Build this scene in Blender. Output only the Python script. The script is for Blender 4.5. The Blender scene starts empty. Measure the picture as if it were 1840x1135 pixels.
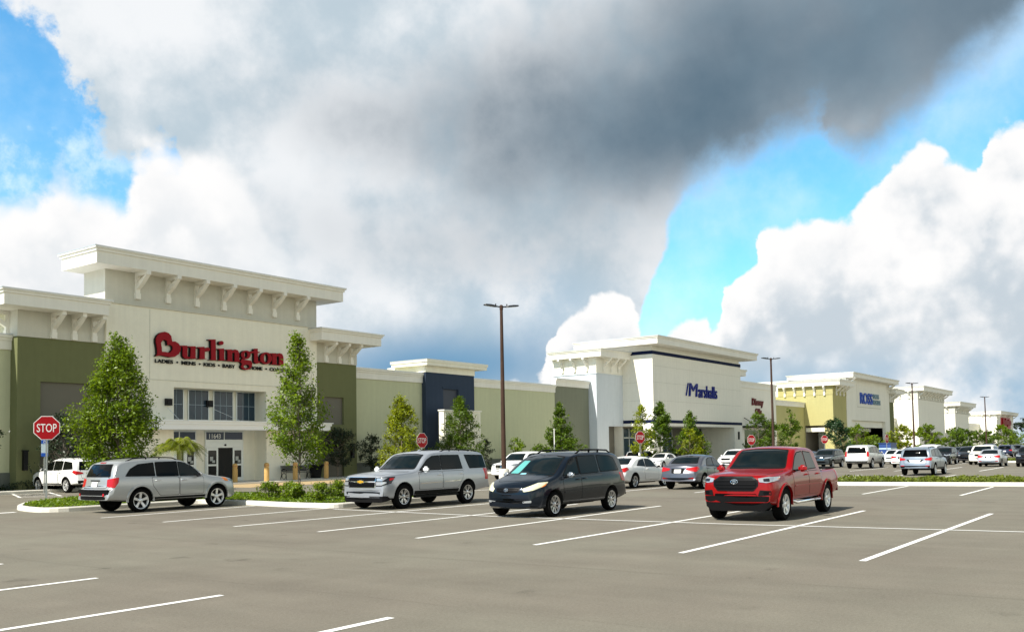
import bpy, bmesh, math, random
import numpy as np
from mathutils import Vector, Matrix
from mathutils.bvhtree import BVHTree
R = math.radians
random.seed(7)
S = bpy.context.scene
COL = S.collection

# ---------------------------------------------------------------- camera
cd = bpy.data.cameras.new("camera")
cam = bpy.data.objects.new("camera", cd)
COL.objects.link(cam)
CAM_H = 1.68
yaw, pitch, roll = R(53.83), R(2.97), R(0.974)
fw = Vector((math.sin(yaw)*math.cos(pitch), math.cos(yaw)*math.cos(pitch), math.sin(pitch)))
rt = Vector((math.cos(yaw), -math.sin(yaw), 0))
dn = fw.cross(rt)
rt2 = rt*math.cos(roll) + dn*math.sin(roll)
dn2 = -rt*math.sin(roll) + dn*math.cos(roll)
mw = Matrix((( rt2.x, -dn2.x, -fw.x, 0), (rt2.y, -dn2.y, -fw.y, 0), (rt2.z, -dn2.z, -fw.z, CAM_H), (0, 0, 0, 1)))
cam.matrix_world = mw
cd.sensor_width = 36.0
cd.lens = 1681.5/1840*36.0
cd.shift_y = (721.8-567.5)/1840
cd.clip_start = 0.1
cd.clip_end = 6000
S.camera = cam
S.cycles.use_denoising = True

# ---------------------------------------------------------------- sky, sun, exposure
SUN_EL, SUN_AZ = 47.0, 10.0          # sun behind the left shoulder, slightly behind the shop fronts
ea = R(SUN_EL)
to_sun = Vector((-math.cos(R(SUN_AZ))*math.cos(ea), math.sin(R(SUN_AZ))*math.cos(ea), math.sin(ea)))
sl = bpy.data.lights.new("sun", 'SUN')
sl.energy = 5.0
sl.angle = R(0.5)
sl.color = (1.0, 0.95, 0.86)
sun = bpy.data.objects.new("sun", sl)
COL.objects.link(sun)
sun.rotation_mode = 'QUATERNION'
sun.rotation_quaternion = to_sun.to_track_quat('Z', 'Y')
sun.location = (0, 0, 60)
S.view_settings.view_transform = 'Standard'
S.view_settings.look = 'None'
S.view_settings.exposure = 0.60
S.view_settings.gamma = 1.0

wd = bpy.data.worlds.new("World")
S.world = wd
wd.use_nodes = True
wd.cycles.sampling_method = 'MANUAL'
wd.cycles.sample_map_resolution = 256
WT = wd.node_tree
WT.nodes.clear()

class NB:
    """small helper that writes math nodes"""
    def __init__(s, t): s.t = t
    def n(s, ty, **kw):
        a = s.t.nodes.new(ty)
        for k, v in kw.items(): setattr(a, k, v)
        return a
    def put(s, sock, v):
        if isinstance(v, (int, float)): sock.default_value = v
        elif isinstance(v, tuple): sock.default_value = v if len(v) == len(sock.default_value) else v + (1,)
        else: s.t.links.new(v, sock)
    def m(s, op, *a, clamp=False):
        x = s.n('ShaderNodeMath', operation=op, use_clamp=clamp)
        for i, v in enumerate(a): s.put(x.inputs[i], v)
        return x.outputs[0]
    def add(s, *a):
        r = a[0]
        for v in a[1:]: r = s.m('ADD', r, v)
        return r
    def mul(s, *a):
        r = a[0]
        for v in a[1:]: r = s.m('MULTIPLY', r, v)
        return r
    def sub(s, a, b): return s.m('SUBTRACT', a, b)
    def sstep(s, v, a, b, c=0.0, d=1.0):
        x = s.n('ShaderNodeMapRange', interpolation_type='SMOOTHSTEP')
        s.put(x.inputs[0], v)
        for i, q in enumerate((a, b, c, d)): s.put(x.inputs[i+1], q)
        return x.outputs[0]
    def lin(s, v, a, b, c=0.0, d=1.0):
        x = s.n('ShaderNodeMapRange')
        s.put(x.inputs[0], v)
        for i, q in enumerate((a, b, c, d)): s.put(x.inputs[i+1], q)
        return x.outputs[0]
    def vec(s, op, a, b=None, sc=None):
        x = s.n('ShaderNodeVectorMath', operation=op)
        s.put(x.inputs[0], a)
        if b is not None: s.put(x.inputs[1], b)
        if sc is not None: x.inputs['Scale'].default_value = sc
        return x.outputs[0]
    def noise(s, vec, scale, detail=4, rough=0.5, dist=0.0, out=0):
        x = s.n('ShaderNodeTexNoise')
        if vec is not None: s.put(x.inputs['Vector'], vec)
        x.inputs['Scale'].default_value = scale
        x.inputs['Detail'].default_value = detail
        x.inputs['Roughness'].default_value = rough
        x.inputs['Distortion'].default_value = dist
        return x.outputs[out]
    def vor(s, vec, scale, feature='SMOOTH_F1', rnd=1.0):
        x = s.n('ShaderNodeTexVoronoi', feature=feature)
        s.put(x.inputs['Vector'], vec)
        x.inputs['Scale'].default_value = scale
        return x.outputs['Distance']
    def mix(s, f, a, b, mode='MIX'):
        x = s.n('ShaderNodeMix', data_type='RGBA', blend_type=mode)
        s.put(x.inputs[0], f); s.put(x.inputs[6], a); s.put(x.inputs[7], b)
        return x.outputs[2]
    def fmix(s, f, a, b):
        return s.add(s.mul(a, s.sub(1.0, f)), s.mul(b, f))
    def curve(s, v, pts, lo, hi, olo, ohi):
        """piecewise smooth curve of a value given as (x, y) points"""
        x = s.n('ShaderNodeFloatCurve')
        c = x.mapping.curves[0]
        P = [((a-lo)/(hi-lo), (b-olo)/(ohi-olo)) for a, b in pts]
        x.mapping.clip_min_x, x.mapping.clip_max_x = 0, 1
        c.points[0].location = P[0]; c.points[1].location = P[-1]
        for p in P[1:-1]: c.points.new(*p)
        for p in c.points: p.handle_type = 'AUTO_CLAMPED'
        x.mapping.update()
        s.put(x.inputs[1], s.lin(v, lo, hi))
        return s.lin(x.outputs[0], 0, 1, olo, ohi)

def build_sky():
    N = NB(WT)
    out = N.n('ShaderNodeOutputWorld'); bg = N.n('ShaderNodeBackground')
    WT.links.new(bg.outputs[0], out.inputs[0])
    g = N.n('ShaderNodeTexCoord').outputs['Generated']
    d = N.vec('NORMALIZE', g)
    sp = N.n('ShaderNodeSeparateXYZ'); N.put(sp.inputs[0], d)
    X, Y, Z = sp.outputs
    az = N.mul(N.m('ARCTAN2', X, Y), 57.2958)
    el = N.mul(N.m('ARCSINE', Z), 57.2958)
    sky = N.n('ShaderNodeTexSky', sky_type='NISHITA')
    sky.sun_disc = False
    sky.sun_elevation = R(SUN_EL)
    sky.sun_rotation = math.atan2(to_sun.x, to_sun.y)
    sky.air_density = 1.3; sky.dust_density = 0.4; sky.ozone_density = 2.0
    blue = N.vec('MULTIPLY', sky.outputs[0], (0.058, 0.118, 0.142))
    # noise fields
    n1 = N.sub(N.noise(d, 7.0, 7, 0.55), 0.5)
    n2 = N.sub(N.noise(N.vec('ADD', d, (3.1, 1.7, 5.2)), 16.0, 6, 0.6), 0.5)
    n3 = N.sub(N.noise(N.vec('ADD', d, (9.1, 4.7, 2.2)), 4.0, 5, 0.5), 0.5)
    n4 = N.sub(N.noise(N.vec('ADD', d, (1.1, 8.7, 7.2)), 38.0, 5, 0.6), 0.5)
    dw = N.vec('ADD', d, N.vec('SCALE', N.noise(d, 22.0, 3, 0.5, out=1), sc=0.03))
    v1 = N.sub(0.45, N.vor(dw, 24.0)); v2 = N.sub(0.45, N.vor(dw, 60.0))
    v3 = N.sub(0.42, N.vor(N.vec('ADD', d, N.vec('SCALE', N.noise(d, 9.0, 4, 0.6, out=1), sc=0.09)), 9.0))
    azw = N.add(az, N.mul(n1, 3.5), N.mul(n2, 2.2))
    # lower cloud bank: its top edge (cauliflower heads)
    low = N.curve(azw, [(0, 11), (15, 12), (24, 13.4), (26.6, 13.6), (28, 15.6), (28.6, 15.2), (30.2, 14.8), (31, 13.9), (31.7, 14.6), (32.1, 16.4), (33.4, 17.4), (35, 17.4), (40, 12), (48, 4), (55.2, 4.0), (56.1, 5.7), (57, 7.7), (58.7, 8.9), (60.4, 9.3), (61.8, 7.9), (62.8, 6.4), (64.3, 7.3), (65.4, 8.0), (66.2, 7.0), (66.7, 9.0), (67.8, 10.3), (68.5, 10.9), (69.2, 12.6), (71.5, 12.9), (72.9, 13.0), (74.6, 13.5), (76, 14.3), (76.6, 15.2), (77.8, 15.9), (79, 15.9), (80.4, 15.2), (81, 14.9), (81.4, 16.1), (82, 16.7), (83.1, 17), (88, 17.5), (95, 13), (110, 10), (120, 11)], 0, 120, 0, 30)
    edge = N.add(N.mul(v1, 1.9), N.mul(v2, 0.9), N.mul(n4, 1.1))
    dl = N.add(N.sub(low, el), edge)
    m_low = N.sstep(dl, -0.15, 0.35)
    m_low = N.fmix(N.sstep(az, 36, 48), N.sstep(dl, -0.6, 1.2), m_low)
    # upper cloud deck: its ragged lower edge
    up = N.curve(azw, [(0, 26), (15, 24), (24.9, 22.1), (26.8, 21.9), (27.7, 20.6), (29.1, 19.4), (30.8, 17.6), (33, 17.6), (34, 15), (37, 6), (41, 0), (55, 0), (61, 5.5), (62.8, 10.9), (63.6, 12.8), (64.1, 14.0), (65.1, 15.0), (67, 15.5), (69, 16), (70.2, 16.5), (72.2, 17.3), (73.3, 16.1), (75.1, 15.5), (76.4, 16.3), (78.5, 17.5), (79.4, 18.5), (81.1, 19.7), (83.3, 20.9), (88, 24), (100, 30), (120, 34)], 0, 120, 0, 40)
    du = N.add(N.sub(el, up), N.mul(n2, 3.0), N.mul(n1, 2.6), N.mul(n4, 1.5), N.mul(v1, 1.2))
    du = N.add(du, N.mul(N.sstep(az, 36, 30), N.add(N.mul(n1, 5.0), N.mul(n2, 4.0), N.mul(v1, 1.5))))
    m_up = N.sstep(du, -0.3, 2.8)
    m_up = N.fmix(N.sstep(az, 59, 63), N.sstep(du, -0.35, 1.0), N.fmix(N.sstep(az, 63, 67), N.sstep(du, -0.2, 1.0), m_up))
    # thin veil inside the blue gaps
    veil = N.mul(N.sstep(N.add(n1, N.mul(n3, 0.8), N.mul(n2, 0.5)), -0.16, 0.40), 0.75)
    veil = N.m('MAXIMUM', N.m('MAXIMUM', veil, N.mul(N.sstep(az, 34, 30), N.sstep(N.add(n2, N.mul(n1, 1.2), N.mul(n4, 0.5)), -0.06, 0.30))), N.mul(N.sstep(el, 12, 4), 0.55))
    # darkness of the upper deck
    def blob(ca, ce, ra, re, rot, lo, hi):
        da = N.mul(N.sub(az, ca), 0.95); de = N.sub(el, ce)
        c, s_ = math.cos(R(rot)), math.sin(R(rot))
        p = N.add(N.mul(da, c/ra), N.mul(de, s_/ra)); q = N.add(N.mul(da, -s_/re), N.mul(de, c/re))
        r = N.m('SQRT', N.add(N.mul(p, p), N.mul(q, q)))
        r = N.add(r, N.mul(n1, -0.75), N.mul(n3, -0.55), N.mul(n2, -0.16))
        return N.sstep(r, hi, lo)
    D = N.mul(blob(75, 23.0, 22, 6.4, 9, -0.05, 1.45), 1.75)
    D = N.add(D, N.mul(blob(63.5, 18.6, 8.5, 3.4, 4, -0.2, 1.6), 0.68))
    D = N.add(D, N.mul(blob(53, 19.6, 12, 3.0, -3, -0.2, 1.7), 0.36))
    D = N.add(D, N.mul(blob(74.5, 16.2, 3.6, 1.1, 25, -0.2, 1.6), 0.60))
    D = N.add(D, N.mul(blob(58, 14.2, 7, 3.6, 0, -0.2, 1.7), 0.38))
    D = N.add(D, N.mul(blob(47, 12.5, 9, 2.4, -10, -0.2, 1.7), 0.20))
    D = N.mul(D, N.add(1.0, N.mul(n2, 0.55), N.mul(n1, 0.9), N.mul(n4, 0.12)))
    D = N.sub(1.0, N.m('EXPONENT', N.mul(D, -1.15)))
    D = N.m('MAXIMUM', D, 0.0)
    H = blob(49, 5.0, 9.5, 2.6, 3, 0.25, 1.45)
    H2 = blob(55.5, 8.8, 5.0, 3.0, 0, 0.1, 1.4)
    wisp = N.add(N.mul(n3, 0.9), N.mul(n1, 0.9), N.mul(n2, 0.7), N.mul(v3, 0.55), N.mul(v1, 0.25), N.mul(n4, 0.25))
    base = N.mix(N.sstep(wisp, -0.32, 0.26), (0.345, 0.415, 0.465), (0.60, 0.615, 0.63))
    deck = N.mix(D, base, (0.050, 0.096, 0.138))
    deck = N.mix(N.mul(H2, 0.55, N.sstep(wisp, 0.25, -0.15)), deck, (0.27, 0.38, 0.48))
    deck = N.mix(N.mul(H, 0.95), deck, (0.100, 0.225, 0.36))
    # lower bank: white heads, greyer bodies
    puff = N.add(N.mul(v1, 0.55), N.mul(v2, 0.35), N.mul(n4, 0.4))
    depth = N.add(N.sub(low, el), N.mul(n2, 5.0), N.mul(n1, 6.5), N.mul(puff, -3.0))
    body = N.mul(N.sstep(depth, 0.8, 6.0), N.sstep(N.add(N.mul(n3, 0.8), N.mul(n1, 1.0), N.mul(puff, -0.6), N.mul(v3, -0.5), N.mul(n2, 0.5)), -0.26, 0.16))
    body = N.mul(body, N.fmix(N.sstep(az, 40, 60), 0.45, 1.0))
    bank = N.mix(N.mul(body, 0.80), (0.665, 0.66, 0.657), (0.315, 0.38, 0.435))
    lowb = N.mul(N.sstep(el, 6.2, 2.5), N.sstep(N.add(n3, n1, N.mul(n2, 0.6)), -0.22, 0.16), N.sstep(az, 58, 66))
    bank = N.mix(N.mul(lowb, 0.80), bank, (0.20, 0.34, 0.47))
    c = N.mix(N.mul(veil, 0.72), blue, (0.60, 0.70, 0.74))
    c = N.mix(m_up, c, deck)
    sel = N.fmix(N.sstep(az, 36, 42), 1.0, N.sstep(az, 50, 56))
    c = N.mix(N.mul(m_low, sel), c, bank)
    # unseen cloud added behind the photographer, low ring brightened to light the walls
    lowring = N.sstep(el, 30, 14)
    fill_cloud = N.mix(N.sstep(N.add(n3, N.mul(n1, 0.6)), -0.14, 0.16), N.vec('MULTIPLY', blue, (1.2, 0.8, 0.6)), N.mix(lowring, (0.24, 0.25, 0.26), (1.36, 1.26, 1.10)))
    c = N.mix(N.sstep(Y, -0.05, -0.35), c, fill_cloud)
    over = N.mix(N.sstep(N.add(n3, N.mul(n1, 0.6)), -0.15, 0.2), N.vec('MULTIPLY', blue, (0.7, 0.5, 0.4)), (0.22, 0.235, 0.245))  # unseen sky overhead, darkened to keep the ground shadows deep
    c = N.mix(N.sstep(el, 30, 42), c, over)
    c = N.mix(N.sstep(el, -0.5, -3.0), c, (0.10, 0.10, 0.09))
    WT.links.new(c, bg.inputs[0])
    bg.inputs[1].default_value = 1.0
build_sky()

# ---------------------------------------------------------------- tags and mesh helpers
def tag(o, label=None, cat=None, group=None, kind=None):
    if label: o['label'] = label
    if cat: o['category'] = cat
    if group: o['group'] = group
    if kind: o['kind'] = kind
    return o
def empty(name, loc, label=None, cat=None, group=None, rz=0.0, sc=1.0):
    o = bpy.data.objects.new(name, None)
    o.empty_display_size = 0.2
    COL.objects.link(o)
    o.location = loc; o.rotation_euler = (0, 0, rz); o.scale = (sc, sc, sc)
    return tag(o, label, cat, group)
def link(name, me, parent=None, loc=None):
    o = bpy.data.objects.new(name, me)
    COL.objects.link(o)
    if parent: o.parent = parent
    if loc: o.location = loc
    return o
def sharp(me, ang=38):
    bm = bmesh.new(); bm.from_mesh(me)
    c = R(ang)
    for f in bm.faces: f.smooth = True
    for e in bm.edges:
        if len(e.link_faces) == 2:
            e.smooth = e.calc_face_angle(0) < c
    bm.to_mesh(me); bm.free()

class MB:
    """collects boxes, prisms and tubes; build() links them as one mesh object"""
    def __init__(s): s.v = []; s.f = []; s.m = []
    def add(s, vs, fs, m=0):
        k = len(s.v)
        s.v += [tuple(v) for v in vs]
        s.f += [tuple(i+k for i in f) for f in fs]
        s.m += [m]*len(fs)
        return s
    def quad(s, a, b, c, d, m=0): return s.add([a, b, c, d], [(0, 1, 2, 3)], m)
    def box(s, x0, x1, y0, y1, z0, z1, m=0):
        return s.add([(x0, y0, z0), (x1, y0, z0), (x1, y1, z0), (x0, y1, z0), (x0, y0, z1), (x1, y0, z1), (x1, y1, z1), (x0, y1, z1)],
                     [(0, 3, 2, 1), (4, 5, 6, 7), (0, 1, 5, 4), (1, 2, 6, 5), (2, 3, 7, 6), (3, 0, 4, 7)], m)
    def prism(s, poly, axis, a, b, m=0):
        """poly in the two other axes, extruded along axis from a to b (convex or not)"""
        def P(p, t):
            return {'x': (t, p[0], p[1]), 'y': (p[0], t, p[1]), 'z': (p[0], p[1], t)}[axis]
        n = len(poly)
        return s.add([P(p, a) for p in poly] + [P(p, b) for p in poly],
                     [tuple(range(n))[::-1], tuple(range(n, 2*n))] + [(i, (i+1) % n, n+(i+1) % n, n+i) for i in range(n)], m)
    def tube(s, path, rad, n=8, m=0, cap=True):
        path = [Vector(p) for p in path]
        if isinstance(rad, (int, float)): rad = [rad]*len(path)
        vs = []; fs = []
        up = Vector((0.013, 0.027, 1))
        for i, p in enumerate(path):
            t = (path[min(i+1, len(path)-1)] - path[max(i-1, 0)]).normalized()
            u = t.cross(up)
            if u.length < 1e-3: u = t.cross(Vector((1, 0, 0)))
            u.normalize(); w = t.cross(u)
            for k in range(n):
                a = 2*math.pi*k/n
                vs.append(p + u*(rad[i]*math.cos(a)) + w*(rad[i]*math.sin(a)))
        for i in range(len(path)-1):
            for k in range(n):
                fs.append((i*n+k, i*n+(k+1) % n, (i+1)*n+(k+1) % n, (i+1)*n+k))
        if cap: fs += [tuple(range(n))[::-1], tuple(range((len(path)-1)*n, len(path)*n))]
        return s.add(vs, fs, m)
    def lathe(s, prof, c=(0, 0, 0), axis='z', n=24, m=0):
        """prof: (radius, height) points turned about the axis"""
        vs = []; fs = []
        for r, h in prof:
            for k in range(n):
                a = 2*math.pi*k/n
                x, y = r*math.cos(a), r*math.sin(a)
                vs.append({'z': (c[0]+x, c[1]+y, c[2]+h), 'y': (c[0]+x, c[1]+h, c[2]+y), 'x': (c[0]+h, c[1]+x, c[2]+y)}[axis])
        for i in range(len(prof)-1):
            for k in range(n):
                fs.append((i*n+k, i*n+(k+1) % n, (i+1)*n+(k+1) % n, (i+1)*n+k))
        return s.add(vs, fs, m)
    def mesh(s, name, mats, off=(0, 0, 0), smooth=None, fix=True):
        me = bpy.data.meshes.new(name)
        v = [(a-off[0], b-off[1], c-off[2]) for a, b, c in s.v]
        me.from_pydata(v, [], s.f)
        if not isinstance(mats, (list, tuple)): mats = [mats]
        for q in mats: me.materials.append(q)
        me.polygons.foreach_set('material_index', s.m)
        if fix:
            bm = bmesh.new(); bm.from_mesh(me)
            bmesh.ops.recalc_face_normals(bm, faces=bm.faces)
            bm.to_mesh(me); bm.free()
        me.update()
        if smooth: sharp(me, smooth)
        return me
    def build(s, name, mats, parent=None, smooth=None, local=False, fix=True):
        off = (0, 0, 0)
        if parent is not None and not local:
            p = parent; off = Vector((0, 0, 0))
            while p is not None: off = off + p.location; p = p.parent
        me = s.mesh(name, mats, off, smooth, fix)
        return link(name, me, parent)

def text_mesh(body, box, y, depth, shear=0.0, bold=0.0):
    """lettering that fills box = (x0, x1, z0, z1) on a wall facing -y, standing out by depth"""
    cu = bpy.data.curves.new('lettering', 'FONT')
    cu.body = body; cu.extrude = 0.5; cu.offset = bold; cu.resolution_u = 3
    o = bpy.data.objects.new('lettering', cu)
    me = bpy.data.meshes.new_from_object(o)
    bpy.data.objects.remove(o); bpy.data.curves.remove(cu)
    vs = np.array([v.co[:] for v in me.vertices])
    vs[:, 0] += shear*vs[:, 1]
    lo, hi = vs.min(0), vs.max(0)
    t = (vs-lo)/(hi-lo)
    x0, x1, z0, z1 = box
    P = [(x0+a*(x1-x0), y-c*depth, z0+b*(z1-z0)) for a, b, c in t]
    F = [tuple(p.vertices) for p in me.polygons]
    bpy.data.meshes.remove(me)
    return P, F
def outline_mesh(loops, y, depth):
    """a flat letter from closed loops (outer and holes), as real thickness on a wall facing -y"""
    cu = bpy.data.curves.new('lettering', 'CURVE')
    cu.dimensions = '2D'; cu.fill_mode = 'BOTH'; cu.extrude = depth/2
    for L in loops:
        sp = cu.splines.new('POLY'); sp.points.add(len(L)-1); sp.use_cyclic_u = True
        for p, q in zip(sp.points, L): p.co = (q[0], q[1], 0, 1)
    o = bpy.data.objects.new('lettering', cu)
    me = bpy.data.meshes.new_from_object(o)
    bpy.data.objects.remove(o); bpy.data.curves.remove(cu)
    P = [(v.co.x, y-depth/2-v.co.z, v.co.y) for v in me.vertices]
    F = [tuple(p.vertices) for p in me.polygons]
    bpy.data.meshes.remove(me)
    return P, F

# ---------------------------------------------------------------- materials
MATS = {}
def mat(name, col, rough=0.6, metal=0.0, coat=0.0, spec=0.5, noise=0.0, nscale=8.0, bump=0.0, bscale=60.0, streak=0.0, emit=None):
    if name in MATS: return MATS[name]
    m = bpy.data.materials.new(name); m.use_nodes = True
    t = m.node_tree; N = NB(t)
    b = t.nodes['Principled BSDF']
    b.inputs['Roughness'].default_value = rough
    b.inputs['Metallic'].default_value = metal
    b.inputs['Coat Weight'].default_value = coat
    b.inputs['Coat Roughness'].default_value = 0.03
    b.inputs['Specular IOR Level'].default_value = spec
    c4 = tuple(col)+(1,)
    if noise or streak:
        g = N.n('ShaderNodeTexCoord').outputs['Object']
        f = N.add(1.0, N.mul(N.sub(N.noise(g, nscale, 5, 0.6), 0.5), 2*noise))
        f = N.mul(f, N.add(1.0, N.mul(N.sub(N.noise(g, nscale*0.13, 3, 0.5), 0.5), 1.4*noise)))
        if streak:
            mp = N.n('ShaderNodeMapping'); N.put(mp.inputs[0], g); mp.inputs['Scale'].default_value = (2.2, 2.2, 0.12)
            f = N.mul(f, N.add(1.0, N.mul(N.sub(N.noise(mp.outputs[0], 1.6, 4, 0.6), 0.5), 2*streak)))
        N.put(b.inputs['Base Color'], N.mix(1.0, c4, f, 'MULTIPLY'))
    else:
        b.inputs['Base Color'].default_value = c4
    if bump:
        g = N.n('ShaderNodeTexCoord').outputs['Object']
        bp = N.n('ShaderNodeBump'); bp.inputs['Strength'].default_value = bump; bp.inputs['Distance'].default_value = 0.02
        N.put(bp.inputs['Height'], N.noise(g, bscale, 4, 0.6)); N.put(b.inputs['Normal'], bp.outputs[0])
    if emit:
        b.inputs['Emission Color'].default_value = tuple(emit[:3])+(1,); b.inputs['Emission Strength'].default_value = emit[3]
    MATS[name] = m
    return m
def stucco(name, col): return mat(name, col, 0.92, spec=0.08, noise=0.06, nscale=3.0, bump=0.3, bscale=45, streak=0.09)

M_CREAM = stucco('stucco_cream', (0.82, 0.79, 0.67))
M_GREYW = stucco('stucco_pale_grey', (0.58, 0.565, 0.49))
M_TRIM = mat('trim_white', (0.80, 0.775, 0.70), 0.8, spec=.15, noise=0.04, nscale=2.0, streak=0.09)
M_COPING = mat('coping_metal', (0.55, 0.57, 0.58), 0.4, metal=0.5, noise=0.04)
M_OLIVE = stucco('stucco_olive', (0.155, 0.165, 0.080))
M_GREEN = stucco('stucco_sage', (0.53, 0.54, 0.36))
M_NAVY = stucco('stucco_navy', (0.040, 0.056, 0.088))
M_NAVYD = mat('navy_shutter', (0.014, 0.022, 0.045), 0.5)
M_BROWN = mat('panel_taupe', (0.14, 0.13, 0.10), 0.75, noise=0.05)
M_GREYB = stucco('stucco_grey_base', (0.14, 0.15, 0.13))
M_GREYW2 = stucco('stucco_grey_olive', (0.21, 0.22, 0.165))
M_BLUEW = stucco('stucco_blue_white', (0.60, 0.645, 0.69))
M_WHITE = stucco('stucco_white', (0.80, 0.775, 0.69))
M_YELLOW = stucco('stucco_yellow', (0.42, 0.385, 0.175))
M_BAND = mat('band_navy', (0.006, 0.012, 0.045), 0.7, spec=.1)
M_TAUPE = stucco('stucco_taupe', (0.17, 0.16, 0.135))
M_GLASS = mat('window_glass', (0.030, 0.055, 0.080), 0.08, spec=0.25, noise=0.15, nscale=0.7)
M_DGLASS = mat('door_glass', (0.010, 0.012, 0.013), 0.06, spec=0.25)
M_ALU = mat('aluminium_frame', (0.62, 0.66, 0.66), 0.4, metal=0.35)
M_MUNT = mat('muntin', (0.32, 0.40, 0.46), 0.5)
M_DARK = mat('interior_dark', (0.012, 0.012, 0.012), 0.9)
M_RED = mat('sign_red', (0.27, 0.003, 0.010), 0.5, spec=.15)
M_BLACK = mat('black_metal', (0.007, 0.007, 0.008), 0.5, spec=.2)
M_SBLUE = mat('sign_blue', (0.006, 0.016, 0.20), 0.5, spec=.15)
M_DRED = mat('sign_dark_red', (0.12, 0.004, 0.010), 0.5, spec=.15)
M_ROSSB = mat('sign_bright_blue', (0.020, 0.075, 0.42), 0.5, spec=.15)
M_ROSSL = mat('sign_slate', (0.10, 0.19, 0.26), 0.4)
M_ROOF = mat('roof_membrane', (0.45, 0.45, 0.44), 0.9, noise=0.1)
# ================================================================ ground
def asphalt_mat():
    m = bpy.data.materials.new('asphalt'); m.use_nodes = True
    N = NB(m.node_tree); b = m.node_tree.nodes['Principled BSDF']
    g = N.n('ShaderNodeTexCoord').outputs['Object']
    sp = N.n('ShaderNodeSeparateXYZ'); N.put(sp.inputs[0], g)
    x, y, z = sp.outputs
    big = N.noise(g, 0.16, 5, 0.6)
    mid = N.noise(g, 0.9, 5, 0.62)
    mp = N.n('ShaderNodeMapping'); N.put(mp.inputs[0], g); mp.inputs['Scale'].default_value = (1.2, 0.10, 1)
    lane = N.noise(mp.outputs[0], 0.8, 4, 0.6)            # long wear streaks along the driving lane
    fine = N.noise(g, 26, 4, 0.75)
    grit = N.noise(g, 80, 3, 0.7)
    f = N.add(1.0, N.mul(N.sub(big, 0.5), 0.42), N.mul(N.sub(mid, 0.5), 0.38), N.mul(N.sub(lane, 0.5), 0.42), N.mul(N.sub(fine, 0.5), 0.8), N.mul(N.sub(grit, 0.5), 1.1))
    # paving seams
    wob = N.mul(N.sub(N.noise(g, 0.5, 3), 0.5), 0.25)
    for sx, w, k in ((11.35, 0.10, 0.13), (7.9, 0.06, 0.10), (28.3, 0.10, 0.12), (3.9, 0.06, 0.08), (17.0, 0.05, 0.08)):
        q = N.m('ABSOLUTE', N.sub(N.add(x, wob), sx))
        f = N.sub(f, N.mul(N.sstep(q, w, 0.0), k, N.sstep(N.noise(g, 0.9, 3), 0.35, 0.6)))
    # oil spots in the stalls
    sv = N.n('ShaderNodeTexVoronoi'); sv.inputs['Scale'].default_value = 0.9
    mp2 = N.n('ShaderNodeMapping'); N.put(mp2.inputs[0], N.vec('ADD', g, N.vec('SCALE', N.noise(g, 2.5, 3, out=1), sc=0.7))); N.put(sv.inputs['Vector'], mp2.outputs[0])
    spot = N.mul(N.sstep(sv.outputs['Distance'], 0.22, 0.06), N.sstep(N.noise(g, 0.35, 2), 0.48, 0.62), 0.26)
    f = N.sub(f, spot)
    tint = N.mix(N.sstep(big, 0.35, 0.65), (0.174, 0.155, 0.124), (0.170, 0.158, 0.125))
    N.put(b.inputs['Base Color'], N.mix(1.0, tint, f, 'MULTIPLY'))
    b.inputs['Roughness'].default_value = 0.9; b.inputs['Specular IOR Level'].default_value = 0.12
    bp = N.n('ShaderNodeBump'); bp.inputs['Strength'].default_value = 0.35; bp.inputs['Distance'].default_value = 0.01
    N.put(bp.inputs['Height'], N.add(fine, grit)); N.put(b.inputs['Normal'], bp.outputs[0])
    return m
M_ASPH = asphalt_mat()
def paint_mat():
    m = bpy.data.materials.new('line_paint'); m.use_nodes = True
    N = NB(m.node_tree); b = m.node_tree.nodes['Principled BSDF']
    g = N.n('ShaderNodeTexCoord').outputs['Object']
    w = N.sstep(N.add(N.noise(g, 9, 5, 0.7), N.mul(N.noise(g, 60, 2), 0.3)), 0.52, 0.36+0.02)
    N.put(b.inputs['Base Color'], N.mix(N.mul(w, 0.75), (0.80, 0.79, 0.75), (0.24, 0.225, 0.19)))
    b.inputs['Roughness'].default_value = 0.75
    return m
M_LINE = paint_mat()
M_CONC = mat('concrete', (0.62, 0.59, 0.52), 0.9, noise=0.10, nscale=1.4, bump=0.2, bscale=50)
M_PAVE = mat('tan_paving', (0.40, 0.29, 0.15), 0.9, noise=0.12, nscale=2.0, bump=0.2)
M_SOIL = mat('soil', (0.06, 0.05, 0.03), 0.95, noise=0.3)

MB().quad((-160, -900, 0), (1500, -900, 0), (1500, 1500, 0), (-160, 1500, 0)).build('ground', mat('far_ground', (0.10, 0.12, 0.05), 0.95, noise=0.2, nscale=0.02)).location.z = -0.03
tag(bpy.data.objects['ground'], kind='structure')
b = MB()
b.quad((-90, -110, 0), (420, -110, 0), (420, 60, 0), (-90, 60, 0))
tag(b.build('car_park', M_ASPH), kind='structure')

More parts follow.
